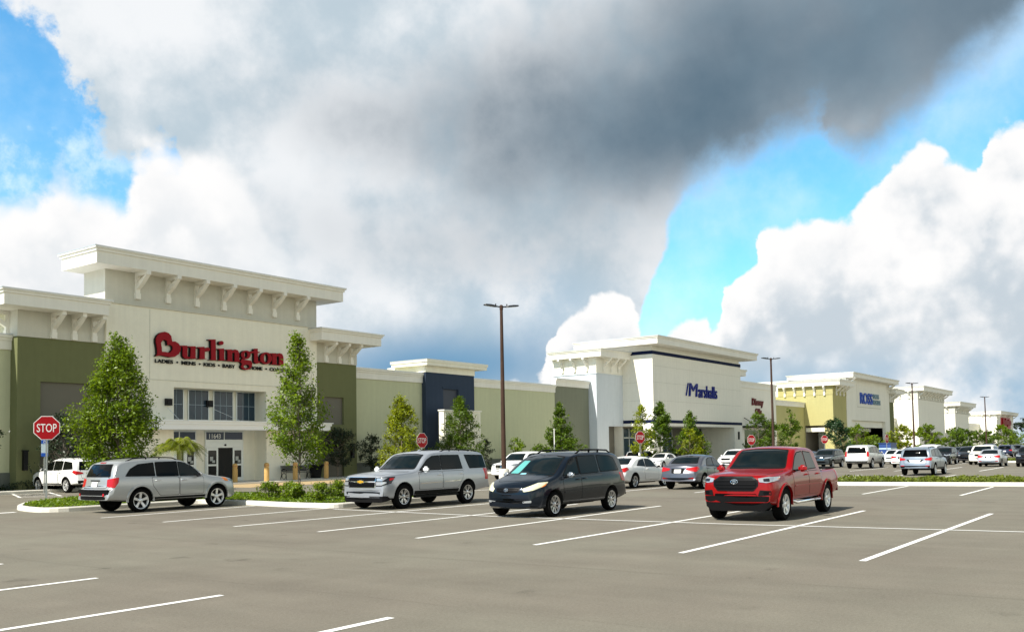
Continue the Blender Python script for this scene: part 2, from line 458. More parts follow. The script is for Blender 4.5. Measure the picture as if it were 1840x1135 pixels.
lines = MB()
def stripe(x0, y0, x1, y1, w=0.10, z=0.004):
    d = Vector((x1-x0, y1-y0, 0)).normalized(); n = Vector((-d.y, d.x, 0))*(w/2)
    a, c = Vector((x0, y0, z)), Vector((x1, y1, z))
    # cut into short pieces so a long line stays well shaped
    lines.quad(a-n, c-n, c+n, a+n)
STALL_Y = [(13.97, 3.99, 4.01), (13.73, 6.75, 6.93), (13.72, 9.59, 9.75), (13.74, 12.42, 12.69), (13.9, 15.41, 15.55), (14.04, 18.47, 18.40), (14.17, 21.52, 21.75), (14.37, 24.78, 25.2)]
for i, (xs, ya, yb) in enumerate(STALL_Y):
    xe = 24.6 if i < 6 else 20.0
    stripe(xs, ya, xe, yb, 0.105)
for k in range(1, 8): stripe(14.0, 3.99-2.85*k, 24.8, 4.01-2.85*k, 0.105)
stripe(19.75, 21.2, 19.16, 14.6, 0.10, 0.008); stripe(19.16, 14.6, 19.30, 8.0, 0.10, 0.008); stripe(19.30, 8.0, 19.80, 2.6, 0.10, 0.008); stripe(19.80, 2.6, 20.3, -16, 0.10, 0.008)
for k, (xe, y) in enumerate([(7.38, 15.6), (7.2, 12.5), (7.1, 9.57), (7.04, 6.72), (6.95, 3.9), (6.9, 1.05), (6.85, -1.8), (6.8, -4.7)]):
    stripe(-3.5, y+0.12, xe, y, 0.105)
for y in (18.4, 15.2, 12.25, 9.28, 6.22, 3.2, 0.2, -2.8, -5.8, -8.8, -11.8):
    stripe(32.2 if y > 12 else 32.8, y, 39.4 if y < 12 else 37.0, y+0.1, 0.10)
for y in (17.7, 15.0, 12.8, 10.2, 7.6, 5.0, 2.3, -0.4, -3, -6):
    stripe(46.8, y, 53.6, y+0.15, 0.10)
    stripe(61.0, y+0.3, 71.0, y+0.5, 0.11)
    stripe(80.5, y+0.5, 90, y+0.7, 0.12)
    stripe(99, y+0.5, 109, y+0.7, 0.12); stripe(118, y+0.5, 128, y+0.7, 0.13)
for y in (25.0, 22.0): stripe(30.5, y, 38.5, y+0.1, 0.10)
stripe(10.0, 30.4, 14.7, 30.3, 0.3)
# hatched bay by the kerb at the far left
stripe(20.3, 41.4, 22.6, 47.0, 0.12); stripe(21.9, 41.0, 24.2, 46.6, 0.12); stripe(20.3, 41.4, 21.9, 41.0, 0.12)
for k in range(5): stripe(20.6+0.45*k, 42.2+1.1*k, 22.2+0.45*k, 41.9+1.1*k, 0.12, 0.008)
stripe(26.4, 41.0, 28.2, 46.2, 0.12)
tag(lines.build('parking_lines', M_LINE), kind='structure')

def raised(poly, h, name, kerb=0.16):
    """a kerbed bed: kerb ring with rounded edge and a soil sheet inside"""
    n = len(poly)
    P = [Vector((p[0], p[1], 0)) for p in poly]
    def inset(d):
        out = []
        for i in range(n):
            a, b2, c = P[i-1], P[i], P[(i+1) % n]
            n1 = (b2-a).normalized(); n2 = (c-b2).normalized()
            t = (Vector((-n1.y, n1.x, 0)) + Vector((-n2.y, n2.x, 0))).normalized()
            out.append(b2 + t*d)
        return out
    mb = MB()
    rings = [(0.0, -0.01), (0.01, h*0.75), (0.035, h*0.95), (0.07, h), (kerb, h), (kerb, h-0.06)]
    R_ = [[(q.x, q.y, z) for q in inset(d)] for d, z in rings]
    for a, b2 in zip(R_[:-1], R_[1:]):
        for i in range(n): mb.quad(a[i], a[(i+1) % n], b2[(i+1) % n], b2[i])
    o = mb.build(name, M_CONC, smooth=50)
    tag(o, kind='structure')
    s = MB(); q = inset(kerb-0.005)
    s.add([(v.x, v.y, h-0.03) for v in q], [tuple(range(n))])
    so = s.build('soil_bed', M_SOIL); tag(so, kind='structure')
    return [(v.x, v.y) for v in inset(kerb+0.05)]
def rounded(poly, rads, seg=6):
    out = []
    n = len(poly)
    for i in range(n):
        p = Vector(poly[i]+(0,)); a = Vector(poly[i-1]+(0,)); c = Vector(poly[(i+1) % n]+(0,))
        r = rads[i] if isinstance(rads, (list, tuple)) else rads
        u = (a-p); v = (c-p)
        r = min(r, u.length*0.48, v.length*0.48)
        s, e = p+u.normalized()*r, p+v.normalized()*r
        for k in range(seg+1):
            t = k/seg
            q = s*(1-t)**2 + p*(2*t*(1-t)) + e*t*t
            out.append((q.x, q.y))
    return out
BED1 = raised(rounded([(14.75, 28.7), (20.25, 28.6), (20.25, 25.95), (19.95, 23.6), (20.0, 21.45), (24.9, 21.6), (25.4, 26.5), (24.8, 31.5), (22.8, 36.2), (20.0, 36.7), (17.0, 34.3), (15.3, 31.6)], [1.2, 0.5, 0.15, 0.5, 0.6, 0.6, 0.5, 0.8, 1, 1, 1, 1]), 0.15, 'kerb')
BED2 = raised(rounded([(40.2, -30), (44.2, -30), (42.9, 5), (42.1, 13.8), (39.3, 13.8), (40.1, 5)], [0.5, 0.5, 0.2, 1.2, 0.9, 0.2]), 0.15, 'kerb')
# far bed with grass between the rows
BED3 = raised(rounded([(86, 11), (92, 11), (92, 14.5), (86, 14.5)], 0.8), 0.15, 'kerb')

# pavement in front of the shops, and the flush tan paving at the door
pv = MB()
def slab(x0, x1, y0, y1, z=0.13): pv.box(x0, x1, y0, y1, -0.05, z)
slab(-60, 28.0, 45.9, 47.6+3)
slab(28.0, 46.9, 44.4, 50.0, 0.10)
slab(46.9, 55.0, 46.4, 50)
slab(55.0, 300.0, 40.8, 50.0)
tag(pv.build('pavement', M_CONC), kind='structure')
tp = MB(); tp.box(31.2, 46.9, 39.6, 44.4, -0.02, 0.012)
tag(tp.build('paving', M_PAVE), kind='structure')

# ================================================================ buildings
def fascia(mb, x0, x1, y0, y1, z0, z1, m=0, cop=1):
    """deep box eave with two crown steps and a metal coping"""
    h = z1-z0
    mb.box(x0+.16, x1-.16, y0+.16, y1-.16, z0, z1-.30*h, m)
    mb.box(x0+.08, x1-.08, y0+.08, y1-.08, z1-.30*h, z1-.14*h, m)
    mb.box(x0, x1, y0, y1, z1-.14*h, z1-.05, m)
    mb.box(x0-.02, x1+.02, y0-.02, y1+.02, z1-.05, z1, cop)
def bracket_profile(reach, drop, leg=0.16, th=0.20):
    """side outline of an eave bracket: (out from wall, z below soffit); the open triangle stays open"""
    return [[(0, -drop), (leg, -drop), (leg, 0), (0, 0)],
            [(leg, -th), (reach, -th), (reach, 0), (leg, 0)],
            [(leg, -drop*0.66), (leg, -drop*0.66+th*1.25), (leg+(reach-leg)*.28, -drop*.36+th*.3), (reach*.82, -th), (reach*.82-th*1.1+th*1.9, -th), (leg+(reach-leg)*.45, -drop*.46)]]
def bracket(parent, x, y, z, reach, drop, w=0.24, face='-y', name='eave_bracket'):
    mb = MB()
    for pr in bracket_profile(reach, drop):
        if face == '-y':
            mb.prism([(y-d, z+q) for d, q in pr], 'x', x-w/2, x+w/2)
        else:   # wall facing -x
            mb.prism([(x-d, z+q) for d, q in pr], 'y', y-w/2, y+w/2)
    # tail block
    if face == '-y': mb.box(x-w*.62, x+w*.62, y-.02-.17, y+.0, z-drop-.05, z-drop+.28)
    else: mb.box(x-.19, x, y-w*.62, y+w*.62, z-drop-.05, z-drop+.28)
    return mb.build(name, M_TRIM, parent)
def parapet(mb, x0, x1, y, z0, z1, m=0, cop=1, d=0.35):
    h = z1-z0
    mb.box(x0, x1, y-.10, y+d, z0, z1-.42*h, m)
    mb.box(x0, x1, y-.16, y+d, z1-.42*h, z1-.24*h, m)
    mb.box(x0, x1, y-.24, y+d, z1-.24*h, z1-.06, m)
    mb.box(x0, x1, y-.27, y+d+.02, z1-.06, z1, cop)
def wall(mb, x0, x1, z0, z1, y, holes=(), depth=0.2, m=0, mh=None, back=True):
    """front wall facing -y with rectangular recesses: hole = (x0,x1,z0,z1[,depth[,material]])"""
    xs = sorted({x0, x1, *[h[0] for h in holes], *[h[1] for h in holes]})
    zs = sorted({z0, z1, *[h[2] for h in holes], *[h[3] for h in holes]})
    for i in range(len(xs)-1):
        for k in range(len(zs)-1):
            cx, cz = (xs[i]+xs[i+1])/2, (zs[k]+zs[k+1])/2
            if any(h[0] < cx < h[1] and h[2] < cz < h[3] for h in holes): continue
            mb.quad((xs[i], y, zs[k]), (xs[i+1], y, zs[k]), (xs[i+1], y, zs[k+1]), (xs[i], y, zs[k+1]), m)
    for h in holes:
        d = h[4] if len(h) > 4 else depth
        q = h[5] if len(h) > 5 else m
        a, b2, c, e = h[:4]
        mb.quad((a, y, c), (a, y+d, c), (a, y+d, e), (a, y, e), m)
        mb.quad((b2, y, c), (b2, y, e), (b2, y+d, e), (b2, y+d, c), m)
        mb.quad((a, y, e), (a, y+d, e), (b2, y+d, e), (b2, y, e), m)
        mb.quad((a, y, c), (b2, y, c), (b2, y+d, c), (a, y+d, c), m)
        if back: mb.quad((a, y+d, c), (b2, y+d, c), (b2, y+d, e), (a, y+d, e), q)
def letters(parent, name, items, mats, y, depth):
    """one child mesh of lettering: items are (text, box, material index[, shear, bold])"""
    mb = MB()
    for it in items:
        P, F = text_mesh(it[0], it[1], y, depth, it[3] if len(it) > 3 else 0, it[4] if len(it) > 4 else 0)
        mb.add(P, F, it[2])
    return mb.build(name, mats, parent, fix=False)

# ---- the big store with the red script sign
B = empty('store_building', (35.3, 47.5, 0), 'cream tower storefront with red heart-B lettering and flat bracketed eaves', 'store building')
t = MB()
wall(t, 27.8, 42.84, 0, 10.15, 47.5, [(31.96, 38.6, 0.0, 5.66, 1.15)], back=False)
t.quad((27.8, 47.5, 0), (27.8, 47.5, 10.15), (27.8, 56, 10.15), (27.8, 56, 0))
t.quad((42.84, 47.5, 0), (42.84, 56, 0), (42.84, 56, 10.15), (42.84, 47.5, 10.15))
t.build('wall', M_CREAM, B, fix=False)
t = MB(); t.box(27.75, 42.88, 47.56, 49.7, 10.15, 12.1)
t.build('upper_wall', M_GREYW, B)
t = MB(); t.box(27.72, 42.9, 47.40, 47.60, 10.09, 10.16); t.build('ledge', M_GREYW, B)
t = MB(); t.box(27.79, 42.85, 47.47, 47.52, 6.02, 6.04); t.box(30.4, 30.42, 47.485, 47.52, 6.04, 10.0); t.build('wall_joint', M_GREYW, B)
t = MB(); fascia(t, 26.42, 44.36, 46.2, 50.06, 11.94, 12.86); t.build('eave', [M_TRIM, M_COPING], B)
for i in range(7):
    bracket(B, 29.63+i*(41.15-29.63)/6, 47.56, 11.94, 1.22, 1.42)
# left and right wings
for x0, x1, fx0, fx1, bx in ((23.17, 27.8, 21.7, 27.44, (24.95, 26.05, 27.15)), (42.84, 46.68, 42.1, 48.0, (43.75, 44.95, 46.1))):
    t = MB()
    left = x0 < 30
    holes = [(24.35, 27.0, 3.65, 5.62, .16, 1), (24.35, 26.6, 0.1, 3.05, .16, 1)] if left else [(43.52, 45.46, 3.67, 5.54, .16, 1), (43.54, 45.46, .1, 3.06, .16, 1)]
    wall(t, x0, x1, 0, 7.86, 47.7, holes)
    t.quad((x0, 47.7, 0), (x0, 47.7, 7.86), (x0, 58, 7.86), (x0, 58, 0)); t.quad((x1, 47.7, 0), (x1, 58, 0), (x1, 58, 7.86), (x1, 47.7, 7.86))
    t.build('wing_wall', [M_OLIVE, M_BROWN], B, fix=False)
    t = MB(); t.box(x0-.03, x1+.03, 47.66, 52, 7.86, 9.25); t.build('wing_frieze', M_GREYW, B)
    t = MB(); fascia(t, fx0, fx1, 46.2, 53.3, 9.2, 10.02); t.build('wing_eave', [M_TRIM, M_COPING], B)
    for x in bx: bracket(B, x, 47.66, 9.2, 1.15, 1.28, 0.22)
    if left:
        for yy in (48.6, 50.0, 51.4): bracket(B, x0-.03, yy, 9.2, 1.15, 1.28, 0.22, '-x')
t = MB(); t.box(23.3, 46.6, 50.2, 75, 0.0, 7.2); t.build('rear_block', M_GREYW, B)
# windows above the canopy, at the back of the recess
for x0 in (31.95, 33.72, 35.5, 37.2):
    x1 = x0+1.36
    t = MB()
    t.box(x0-.06, x1+.06, 48.585, 48.64, 3.80, 3.86); t.box(x0-.06, x1+.06, 48.585, 48.64, 5.62, 5.655)
    t.box(x0-.06, x0, 48.585, 48.64, 3.86, 5.62); t.box(x1, x1+.06, 48.585, 48.64, 3.86, 5.62)
    w = t.build('window', M_ALU, B)
    t = MB(); t.box(x0, x1, 48.62, 48.64, 3.86, 5.62); t.build('pane', M_GLASS, w)
    t = MB()
    for k in (1, 2): t.box(x0+k*(x1-x0)/3-.012, x0+k*(x1-x0)/3+.012, 48.606, 48.619, 3.86, 5.62)
    t.box(x0, x1, 48.602, 48.617, 4.74, 4.765)
    t.build('muntin', M_MUNT, w)
t = MB()
t.box(31.9, 38.66, 48.65, 48.9, 0, 5.7)
t.build('recess_wall', M_CREAM, B)
# canopy
t = MB()
t.box(29.75, 43.1, 46.5, 47.5, 3.20, 3.62); t.box(29.68, 43.17, 46.43, 47.5, 3.50, 3.66); t.box(29.6, 43.25, 46.36, 47.5, 3.66, 3.72)
c = t.build('canopy', mat('canopy_white', (0.80, 0.82, 0.83), 0.5, noise=.03), B)
for xa, za, xb in ((31.4, 4.7, 31.75), (34.55, 4.65, 36.0)):
    t = MB(); t.tube([(xa+.05, 47.4, za-.2), (xb, 46.6, 3.72)], 0.014, 6); t.build('stay_rod', M_ALU, c)
for xa, ya, za in ((31.35, 47.5, 4.62), (34.9, 48.6, 4.68)):
    t = MB(); t.box(xa, xa+.42, ya-.16, ya-.01, za-.03, za+.36); t.box(xa+.08, xa+.34, ya-.19, ya-.16, za+.05, za+.28); t.build('wall_speaker', M_BLACK, B)
# doors under the canopy
for x0, x1, openx in ((31.95, 34.22, None), (34.86, 37.66, (35.76, 36.84))):
    y = 48.58
    t = MB()
    t.box(x0, x1, y, y+.06, 2.56, 2.66); t.box(x0, x1, y, y+.06, 2.16, 2.56); t.box(x0, x1, y, y+.06, 3.12, 3.18)
    t.box(x0, x0+.06, y, y+.06, .1, 2.16); t.box(x1-.06, x1, y, y+.06, .1, 2.16); t.box(x0, x0+.06, y, y+.06, 2.66, 3.12); t.box(x1-.06, x1, y, y+.06, 2.66, 3.12)
    mx = x0+(x1-x0)*.49
    t.box(mx-.03, mx+.03, y, y+.06, 2.66, 3.12)
    e = t.build('entrance', M_ALU, B)
    t = MB(); t.box(x0+.06, mx-.03, y+.03, y+.05, 2.66, 3.12); t.box(mx+.03, x1-.06, y+.03, y+.05, 2.66, 3.12)
    t.build('transom', mat('transom_glass', (0.012, 0.030, 0.065), 0.08, spec=.2), e)
    spans = [(x0+.06, openx[0]), (openx[1], x1-.06)] if openx else [(x0+.06, x0+.8), (x0+.8, x0+1.5), (x0+1.5, x1-.06)]
    for a, b2 in spans:
        t = MB(); y2 = y-.03
        t.box(a, a+.12, y2, y2+.05, .1, 2.15); t.box(b2-.12, b2, y2, y2+.05, .1, 2.15); t.box(a+.12, b2-.12, y2, y2+.05, .1, .32); t.box(a+.12, b2-.12, y2, y2+.05, 2.0, 2.15); t.box(a+.12, b2-.12, y2, y2+.05, 1.05, 1.16)
        dd = t.build('door', M_ALU, e)
        t = MB(); t.box(a+.12, b2-.12, y2+.02, y2+.035, .32, 1.05); t.box(a+.12, b2-.12, y2+.02, y2+.035, 1.16, 2.0); t.build('pane', M_DGLASS, dd)
        t = MB(); q = (a+b2)/2
        t.box(q-.16, q+.06, y2+.012, y2+.018, 1.36, 1.62); t.box(q+.0, q+.2, y2+.012, y2+.018, 1.25, 1.4)
        t.build('door_notice', mat('paper', (0.42, 0.44, 0.43), 0.8), dd)
    if openx:
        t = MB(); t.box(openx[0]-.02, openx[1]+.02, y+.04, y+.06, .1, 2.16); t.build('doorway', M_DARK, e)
        t = MB(); t.lathe([(0.0, -.06), (.05, -.06), (.06, 0)], (36.3, y-.005, 2.33), 'y', 12); t.build('door_sensor', M_BLACK, e)
letters(B, 'street_number', [('11643', (35.15, 35.98, 2.73, 3.02), 0, 0, .012)], [mat('white_vinyl', (0.75, 0.77, 0.76), .6)], 48.605, .008)
# red script lettering, traced from the sign: (column, row) -> metres on the wall
def sgn(u, v):
    # four-corner mapping of the traced sign onto the wall
    X = 30.68 + (u-65)/(1740-65)*(39.81-30.68)*(1+0.0)
    X = 30.68 + 9.13*((u-65)/1675)*(1.0-0.085*(1-(u-65)/1675))
    row0 = 405 + (u-65)*0.0985           # baseline row at this column
    sc = 0.00412*(1+0.085*(u-65)/1675)   # metres per row
    return (X, 7.42 + (row0-v)*sc)
def ring(cx, cy, rx, ry, n=20): return [(cx+rx*math.cos(2*math.pi*k/n), cy+ry*math.sin(2*math.pi*k/n)) for k in range(n)]
NN = [(965, 338), (1045, 338), (1045, 362), (1085, 338), (1125, 350), (1142, 390), (1145, 500), (1165, 515), (1070, 510), (1085, 495), (1085, 395), (1070, 375), (1048, 395), (1048, 490), (1065, 508), (965, 498), (992, 485), (990, 355), (965, 350)]
GL = [
 [[(65, 425), (85, 385), (78, 300), (66, 230), (66, 180), (85, 135), (125, 100), (175, 86), (225, 105), (258, 148), (270, 222), (310, 222), (352, 250), (380, 300), (378, 350), (350, 400), (305, 433), (250, 440), (190, 427), (130, 412)], [(140, 360), (136, 300), (128, 240), (150, 205), (175, 195), (205, 215), (212, 275), (245, 265), (275, 290), (278, 330), (245, 378), (195, 368)]],
 [[(380, 278), (465, 280), (465, 425), (480, 445), (505, 435), (510, 310), (480, 300), (480, 288), (570, 290), (572, 450), (590, 462), (508, 466), (508, 452), (470, 468), (430, 458), (407, 425), (405, 300), (380, 290)]],
 [[(598, 300), (685, 298), (686, 330), (715, 308), (745, 312), (760, 338), (742, 362), (712, 357), (690, 368), (690, 460), (718, 470), (600, 472), (625, 458), (628, 318), (598, 312)]],
 [[(742, 195), (832, 195), (835, 480), (855, 490), (748, 484), (775, 470), (772, 212), (742, 207)]],
 [[(858, 325), (942, 325), (945, 480), (968, 495), (860, 492), (885, 478), (882, 340), (858, 337)]], [ring(906, 246, 30, 29)],
 [NN],
 [ring(1232, 415, 64, 62), ring(1232, 415, 22, 45)],
 [[(1278, 385), (1300, 365), (1335, 368), (1335, 390), (1285, 400)]],
 [[(1172, 480), (1192, 468), (1210, 485), (1300, 500), (1318, 545), (1310, 590), (1275, 625), (1235, 632), (1190, 620), (1166, 590), (1182, 545), (1165, 515)], ring(1242, 582, 40, 27)],
 [[(1320, 380), (1340, 360), (1342, 330), (1392, 328), (1392, 372), (1420, 378), (1420, 390), (1392, 392), (1394, 505), (1408, 515), (1430, 505), (1415, 535), (1375, 545), (1345, 525), (1345, 392), (1320, 390)]],
 [ring(1505, 468, 80, 86), ring(1505, 468, 30, 66)],
 [[(600+0+u, v+58) for u, v in NN]]]
sg = MB(); sd = MB()
for i, G in enumerate(GL):
    loops = [[sgn(u, v) for u, v in L] for L in G]
    P, F = outline_mesh(loops, 47.345-.002*(i % 3), .05); sg.add(P, F)
    ctr = loops[0]
    P, F = outline_mesh(loops, 47.475-.001*(i % 3), .11); sd.add([(p[0]-.05, p[1], p[2]-.012) for p in P], F)
so = sg.build('sign_lettering', M_RED, B, fix=False)
sd.build('letter_return', M_BLACK, so, fix=False)
tg = [('LADIES', 30.70, 31.86), ('MENS', 32.42, 33.38), ('KIDS', 33.92, 34.74), ('BABY', 35.26, 36.17), ('HOME', 37.28, 38.26), ('COATS', 38.82, 40.0)]
for w, a, b2 in tg: letters(B, 'tagline_word', [(w, (a, b2, 6.99, 7.21), 0, 0, .02)], [M_BLACK], 47.46, .05)
for x in (32.14, 33.65, 35.0, 38.55):
    t = MB(); t.lathe([(0, -.05), (.05, -.05), (.06, 0)], (x, 47.45, 7.1), 'y', 12); t.build('tagline_dot', M_BLACK, B)

# ---- plain link walls with parapets
def link_wall(x0, x1, y, zp0, zp1, m, label, base=1.0, right=False):
    r = empty('shop_wall', ((x0+x1)/2, y, 0), label, 'building wall')
    t = MB(); t.box(x0, x1, y, y+14, base if base else 0, zp0+.05); t.build('wall', m, r)
    if base: t = MB(); t.box(x0, x1, y-.06, y+14, 0, base); t.build('base', M_GREYB, r)
    t = MB(); parapet(t, x0, x1-.0, y, zp0, zp1); t.build('parapet', [M_TRIM, M_COPING], r)
    return r
link_wall(-45, 23.42, 48.4, 7.2, 8.0, M_GREEN, 'sage green wall running out of view left of the olive wing, grey base')
link_wall(46.7, 54.74, 48.4, 7.03, 7.82, M_GREEN, 'sage green wall between the olive wing and the navy block, white parapet')
link_wall(60.42, 72.98, 48.4, 7.02, 7.74, M_GREEN, 'long sage green wall behind the tallest light pole, right of the navy block')
link_wall(73.0, 79.0, 48.38, 7.66, 8.4, M_GREYW2, 'grey olive wall with white parapet against the blue-lettered store')

r = empty('shop_block', (57.4, 48.0, 0), 'navy blue wall block with cream cornice between two sage green walls', 'building block')
t = MB(); wall(t, 54.38, 60.4, 0, 7.87, 48.0, [(56.46, 58.36, 4.3, 6.63, .14, 1)])
t.quad((54.38, 48, 0), (54.38, 48, 7.87), (54.38, 60, 7.87), (54.38, 60, 0)); t.quad((60.4, 48, 0), (60.4, 60, 0), (60.4, 60, 7.87), (60.4, 48, 7.87))
t.build('wall', [M_NAVY, M_NAVYD], r, fix=False)
t = MB(); t.box(56.38, 58.46, 47.95, 48.02, 6.66, 6.78); t.build('lintel', M_NAVY, r)
t = MB(); t.box(54.34, 60.44, 47.95, 52, 7.87, 8.4); t.build('frieze', M_CREAM, r)
t = MB(); t.box(53.95, 61.45, 47.45, 51.2, 8.36, 8.62); t.box(53.88, 61.52, 47.38, 51.27, 8.62, 8.80); t.box(53.86, 61.54, 47.36, 51.29, 8.80, 8.84, 1); t.build('cornice', [M_CREAM, M_COPING], r)
t = MB(); t.box(56.0, 56.3, 47.4, 48, 3.38, 3.5); t.box(55.85, 56.2, 47.4, 47.75, 3.2, 3.38); t.build('wall_lamp', M_BLACK, r)

r = empty('screen_wall', (57.3, 46.6, 0), 'cream ribbed screen wall standing before the navy block behind a tree', 'screen wall')
t = MB(); t.box(54.85, 59.4, 46.6, 47.1, 0.1, 4.82); t.build('panel', M_CREAM, r)
t = MB()
for k in range(23): t.box(54.98+k*.19, 55.06+k*.19, 46.55, 46.6, 0.1, 4.72)
t.build('rib', M_CREAM, r)
t = MB(); t.box(54.79, 59.46, 46.5, 47.16, 4.82, 4.92); t.build('cap', M_TRIM, r)

# ---- the store with blue lettering
B = empty('store_building', (95.5, 44, 0), 'white store with blue lettering, navy bands and wide flat eave', 'store building')
t = MB()
wall(t, 84.28, 106.75, 0, 11.62, 44.0, [(86.1, 104.5, -.1, 3.95, .01)], back=False)
# side facing -x, opening from y 45.2 to 47.6
for ya, yb, za, zb in ((44, 45.2, 0, 3.95), (44, 52.2, 3.95, 11.62), (47.6, 52.2, 0, 3.95)):
    t.quad((84.28, ya, za), (84.28, ya, zb), (84.28, yb, zb), (84.28, yb, za))
t.quad((106.75, 44, 0), (106.75, 60, 0), (106.75, 60, 11.62), (106.75, 44, 11.62))
t.box(84.3, 106.7, 44.02, 50, 3.97, 4.1)                                # soffit of the arcade
t.box(84.31, 86.1, 44.02, 45.2, 0, 3.96); t.box(104.5, 106.7, 44.02, 48.2, 0, 3.96)
t.build('wall', M_WHITE, B, fix=False)
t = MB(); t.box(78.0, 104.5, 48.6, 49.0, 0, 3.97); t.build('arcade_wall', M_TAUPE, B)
t = MB()
for k in range(9):
    x = 86.0+k*1.25
    t.box(x, x+1.15, 48.52, 48.6, 2.9, 3.75); t.box(x, x+1.15, 48.52, 48.6, .2, 2.75)
t.build('shopfront_glass', M_GLASS, B)
t = MB()
for k in range(10): t.box(85.92+k*1.25, 86.0+k*1.25, 48.47, 48.6, .1, 3.8)
t.box(85.9, 97.3, 48.47, 48.6, 2.76, 2.88); t.build('shopfront_frame', M_ALU, B)
for z0, z1 in ((11.18, 11.52), (4.24, 4.55)):
    t = MB(); t.box(84.24, 106.79, 43.96, 44.0, z0, z1); t.box(84.24, 84.28, 44.0, 47.62 if z1 < 6 else 52, z0, z1); t.build('navy_band', M_BAND, B)
t = MB(); fascia(t, 82.9, 109.2, 42.6, 52.7, 12.06, 12.88); t.build('eave', [M_TRIM, M_COPING], B)
t = MB(); t.box(84.4, 106.6, 44.1, 52, 11.62, 12.1); t.build('frieze', M_WHITE, B)
t = MB()
for z in (10.0, 8.35, 6.5): t.box(84.27, 106.76, 43.985, 44.0, z, z+.02); 
for z in (8.35, 6.5): t.box(84.265, 84.28, 44, 47.6, z, z+.02)
t.build('wall_joint', M_GREYW, B)
t = MB(); t.box(105.5, 105.85, 43.9, 44, 2.56, 3.46); t.build('wall_lamp', M_BLACK, B)
# left wing
t = MB()
wall(t, 79.08, 84.28, 0, 9.14, 47.5, [(81.3, 84.28, -.1, 3.95, .01)], back=False)
t.quad((79.08, 47.5, 0), (79.08, 47.5, 9.14), (79.08, 52.4, 9.14), (79.08, 52.4, 0))
t.box(79.1, 84.26, 47.52, 50, 3.97, 4.1)
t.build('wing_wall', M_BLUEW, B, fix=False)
t = MB(); t.box(79.04, 84.27, 47.46, 52.6, 9.14, 10.78); t.build('wing_frieze', M_WHITE, B)
t = MB(); t.box(79.0, 84.27, 47.42, 52.64, 9.10, 9.17); t.build('ledge', M_BLUEW, B)
t = MB(); fascia(t, 78.15, 84.66, 46.3, 52.72, 10.72, 11.5); t.build('wing_eave', [M_TRIM, M_COPING], B)
for x in (80.35, 81.85, 83.3): bracket(B, x, 47.46, 10.72, 1.0, 1.3, 0.2)
for y in (48.5, 49.95, 51.4): bracket(B, 79.04, y, 10.72, 0.85, 1.3, 0.2, '-x')
# right wing
t = MB(); t.box(106.75, 113.3, 47.5, 58, 0, 10.7); t.build('wing_wall', M_WHITE, B)
t = MB(); fascia(t, 106.76, 114.7, 46.3, 52.7, 10.68, 11.48); t.build('wing_eave', [M_TRIM, M_COPING], B)
so = letters(B, 'sign_lettering', [('M', (92.35, 94.55, 7.2, 8.62), 0, .12, -.004), ('arshalls', (94.75, 99.6, 7.12, 8.5), 0, 0, 0)], [M_SBLUE], 43.98, .14)
t = MB()
for dx in (0,): t.prism([(91.62+dx, 7.22), (91.72+dx, 7.22), (92.28+dx, 8.6), (92.18+dx, 8.6)], 'y', 43.86, 43.98)
t.build('sign_stroke', M_SBLUE, so)

# ---- small white shop with dark red lettering
B = empty('store_building', (123.5, 48.4, 0), 'small white shop with dark red two-line lettering and a thin black canopy', 'store building')
t = MB(); wall(t, 113.3, 130.0, 0, 10.0, 48.38, [(118.2, 127.5, .12, 3.9, .12, 1)]); t.box(113.3, 130, 48.52, 60, 0, 9.9)
t.quad((130, 48.38, 0), (130, 60, 0), (130, 60, 10), (130, 48.38, 10))
t.build('wall', [M_WHITE, M_DGLASS], B, fix=False)
t = MB(); parapet(t, 113.3, 130.05, 48.38, 9.5, 10.35); t.build('parapet', [M_TRIM, M_COPING], B)
t = MB(); t.box(117.6, 128.6, 46.9, 48.38, 4.18, 4.42)
c = t.build('canopy', M_BLACK, B)
for x in (118.2, 120.6, 123, 125.4):
    t = MB(); t.tube([(x, 48.36, 5.5), (x+.9, 47.0, 4.42)], .05, 6); t.build('stay_rod', M_BLACK, c)
letters(B, 'sign_lettering', [('Disney', (120.9, 125.0, 6.95, 8.2), 0, .1, .03), ('Gifts', (122.0, 124.2, 6.05, 6.85), 0, 0, .03)], [M_DRED], 48.36, .14)

# ---- yellow and white store with bright blue lettering
link_wall(130.0, 141.9, 48.42, 7.5, 8.25, stucco('stucco_mustard', (0.44, 0.41, 0.19)), 'mustard wall with white parapet left of the yellow store', base=0)
B = empty('store_building', (157, 44, 0), 'yellow sided store with white front, bright blue lettering and bracketed eaves', 'store building')
t = MB()
for ya, yb, za, zb in ((44, 45.36, 0, 9.3), (45.36, 48.31, 4.7, 9.3), (48.31, 60, 0, 9.3)):
    t.quad((141.9, ya, za), (141.9, ya, zb), (141.9, yb, zb), (141.9, yb, za))
t.quad((141.9, 44, 0), (148.6, 44, 0), (148.6, 44, 9.3), (141.9, 44, 9.3))
t.quad((141.9, 45.36, 4.7), (141.9, 48.31, 4.7), (148.6, 48.31, 4.7), (148.6, 45.36, 4.7))
t.build('side_wall', M_YELLOW, B, fix=False)
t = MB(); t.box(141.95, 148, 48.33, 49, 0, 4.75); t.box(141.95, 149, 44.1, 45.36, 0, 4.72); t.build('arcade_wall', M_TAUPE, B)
t = MB(); t.box(142.2, 142.6, 45.4, 48.3, 3.75, 4.35); t.build('arcade_beam', M_CREAM, B)
t = MB(); t.box(141.86, 148.6, 43.96, 52.4, 9.3, 10.7); t.build('wing_frieze', stucco('stucco_yellow_grey', (0.40, 0.365, 0.165)), B)
t = MB(); fascia(t, 141.2, 149.0, 42.6, 52.6, 10.66, 11.52); t.build('wing_eave', [M_TRIM, M_COPING], B)
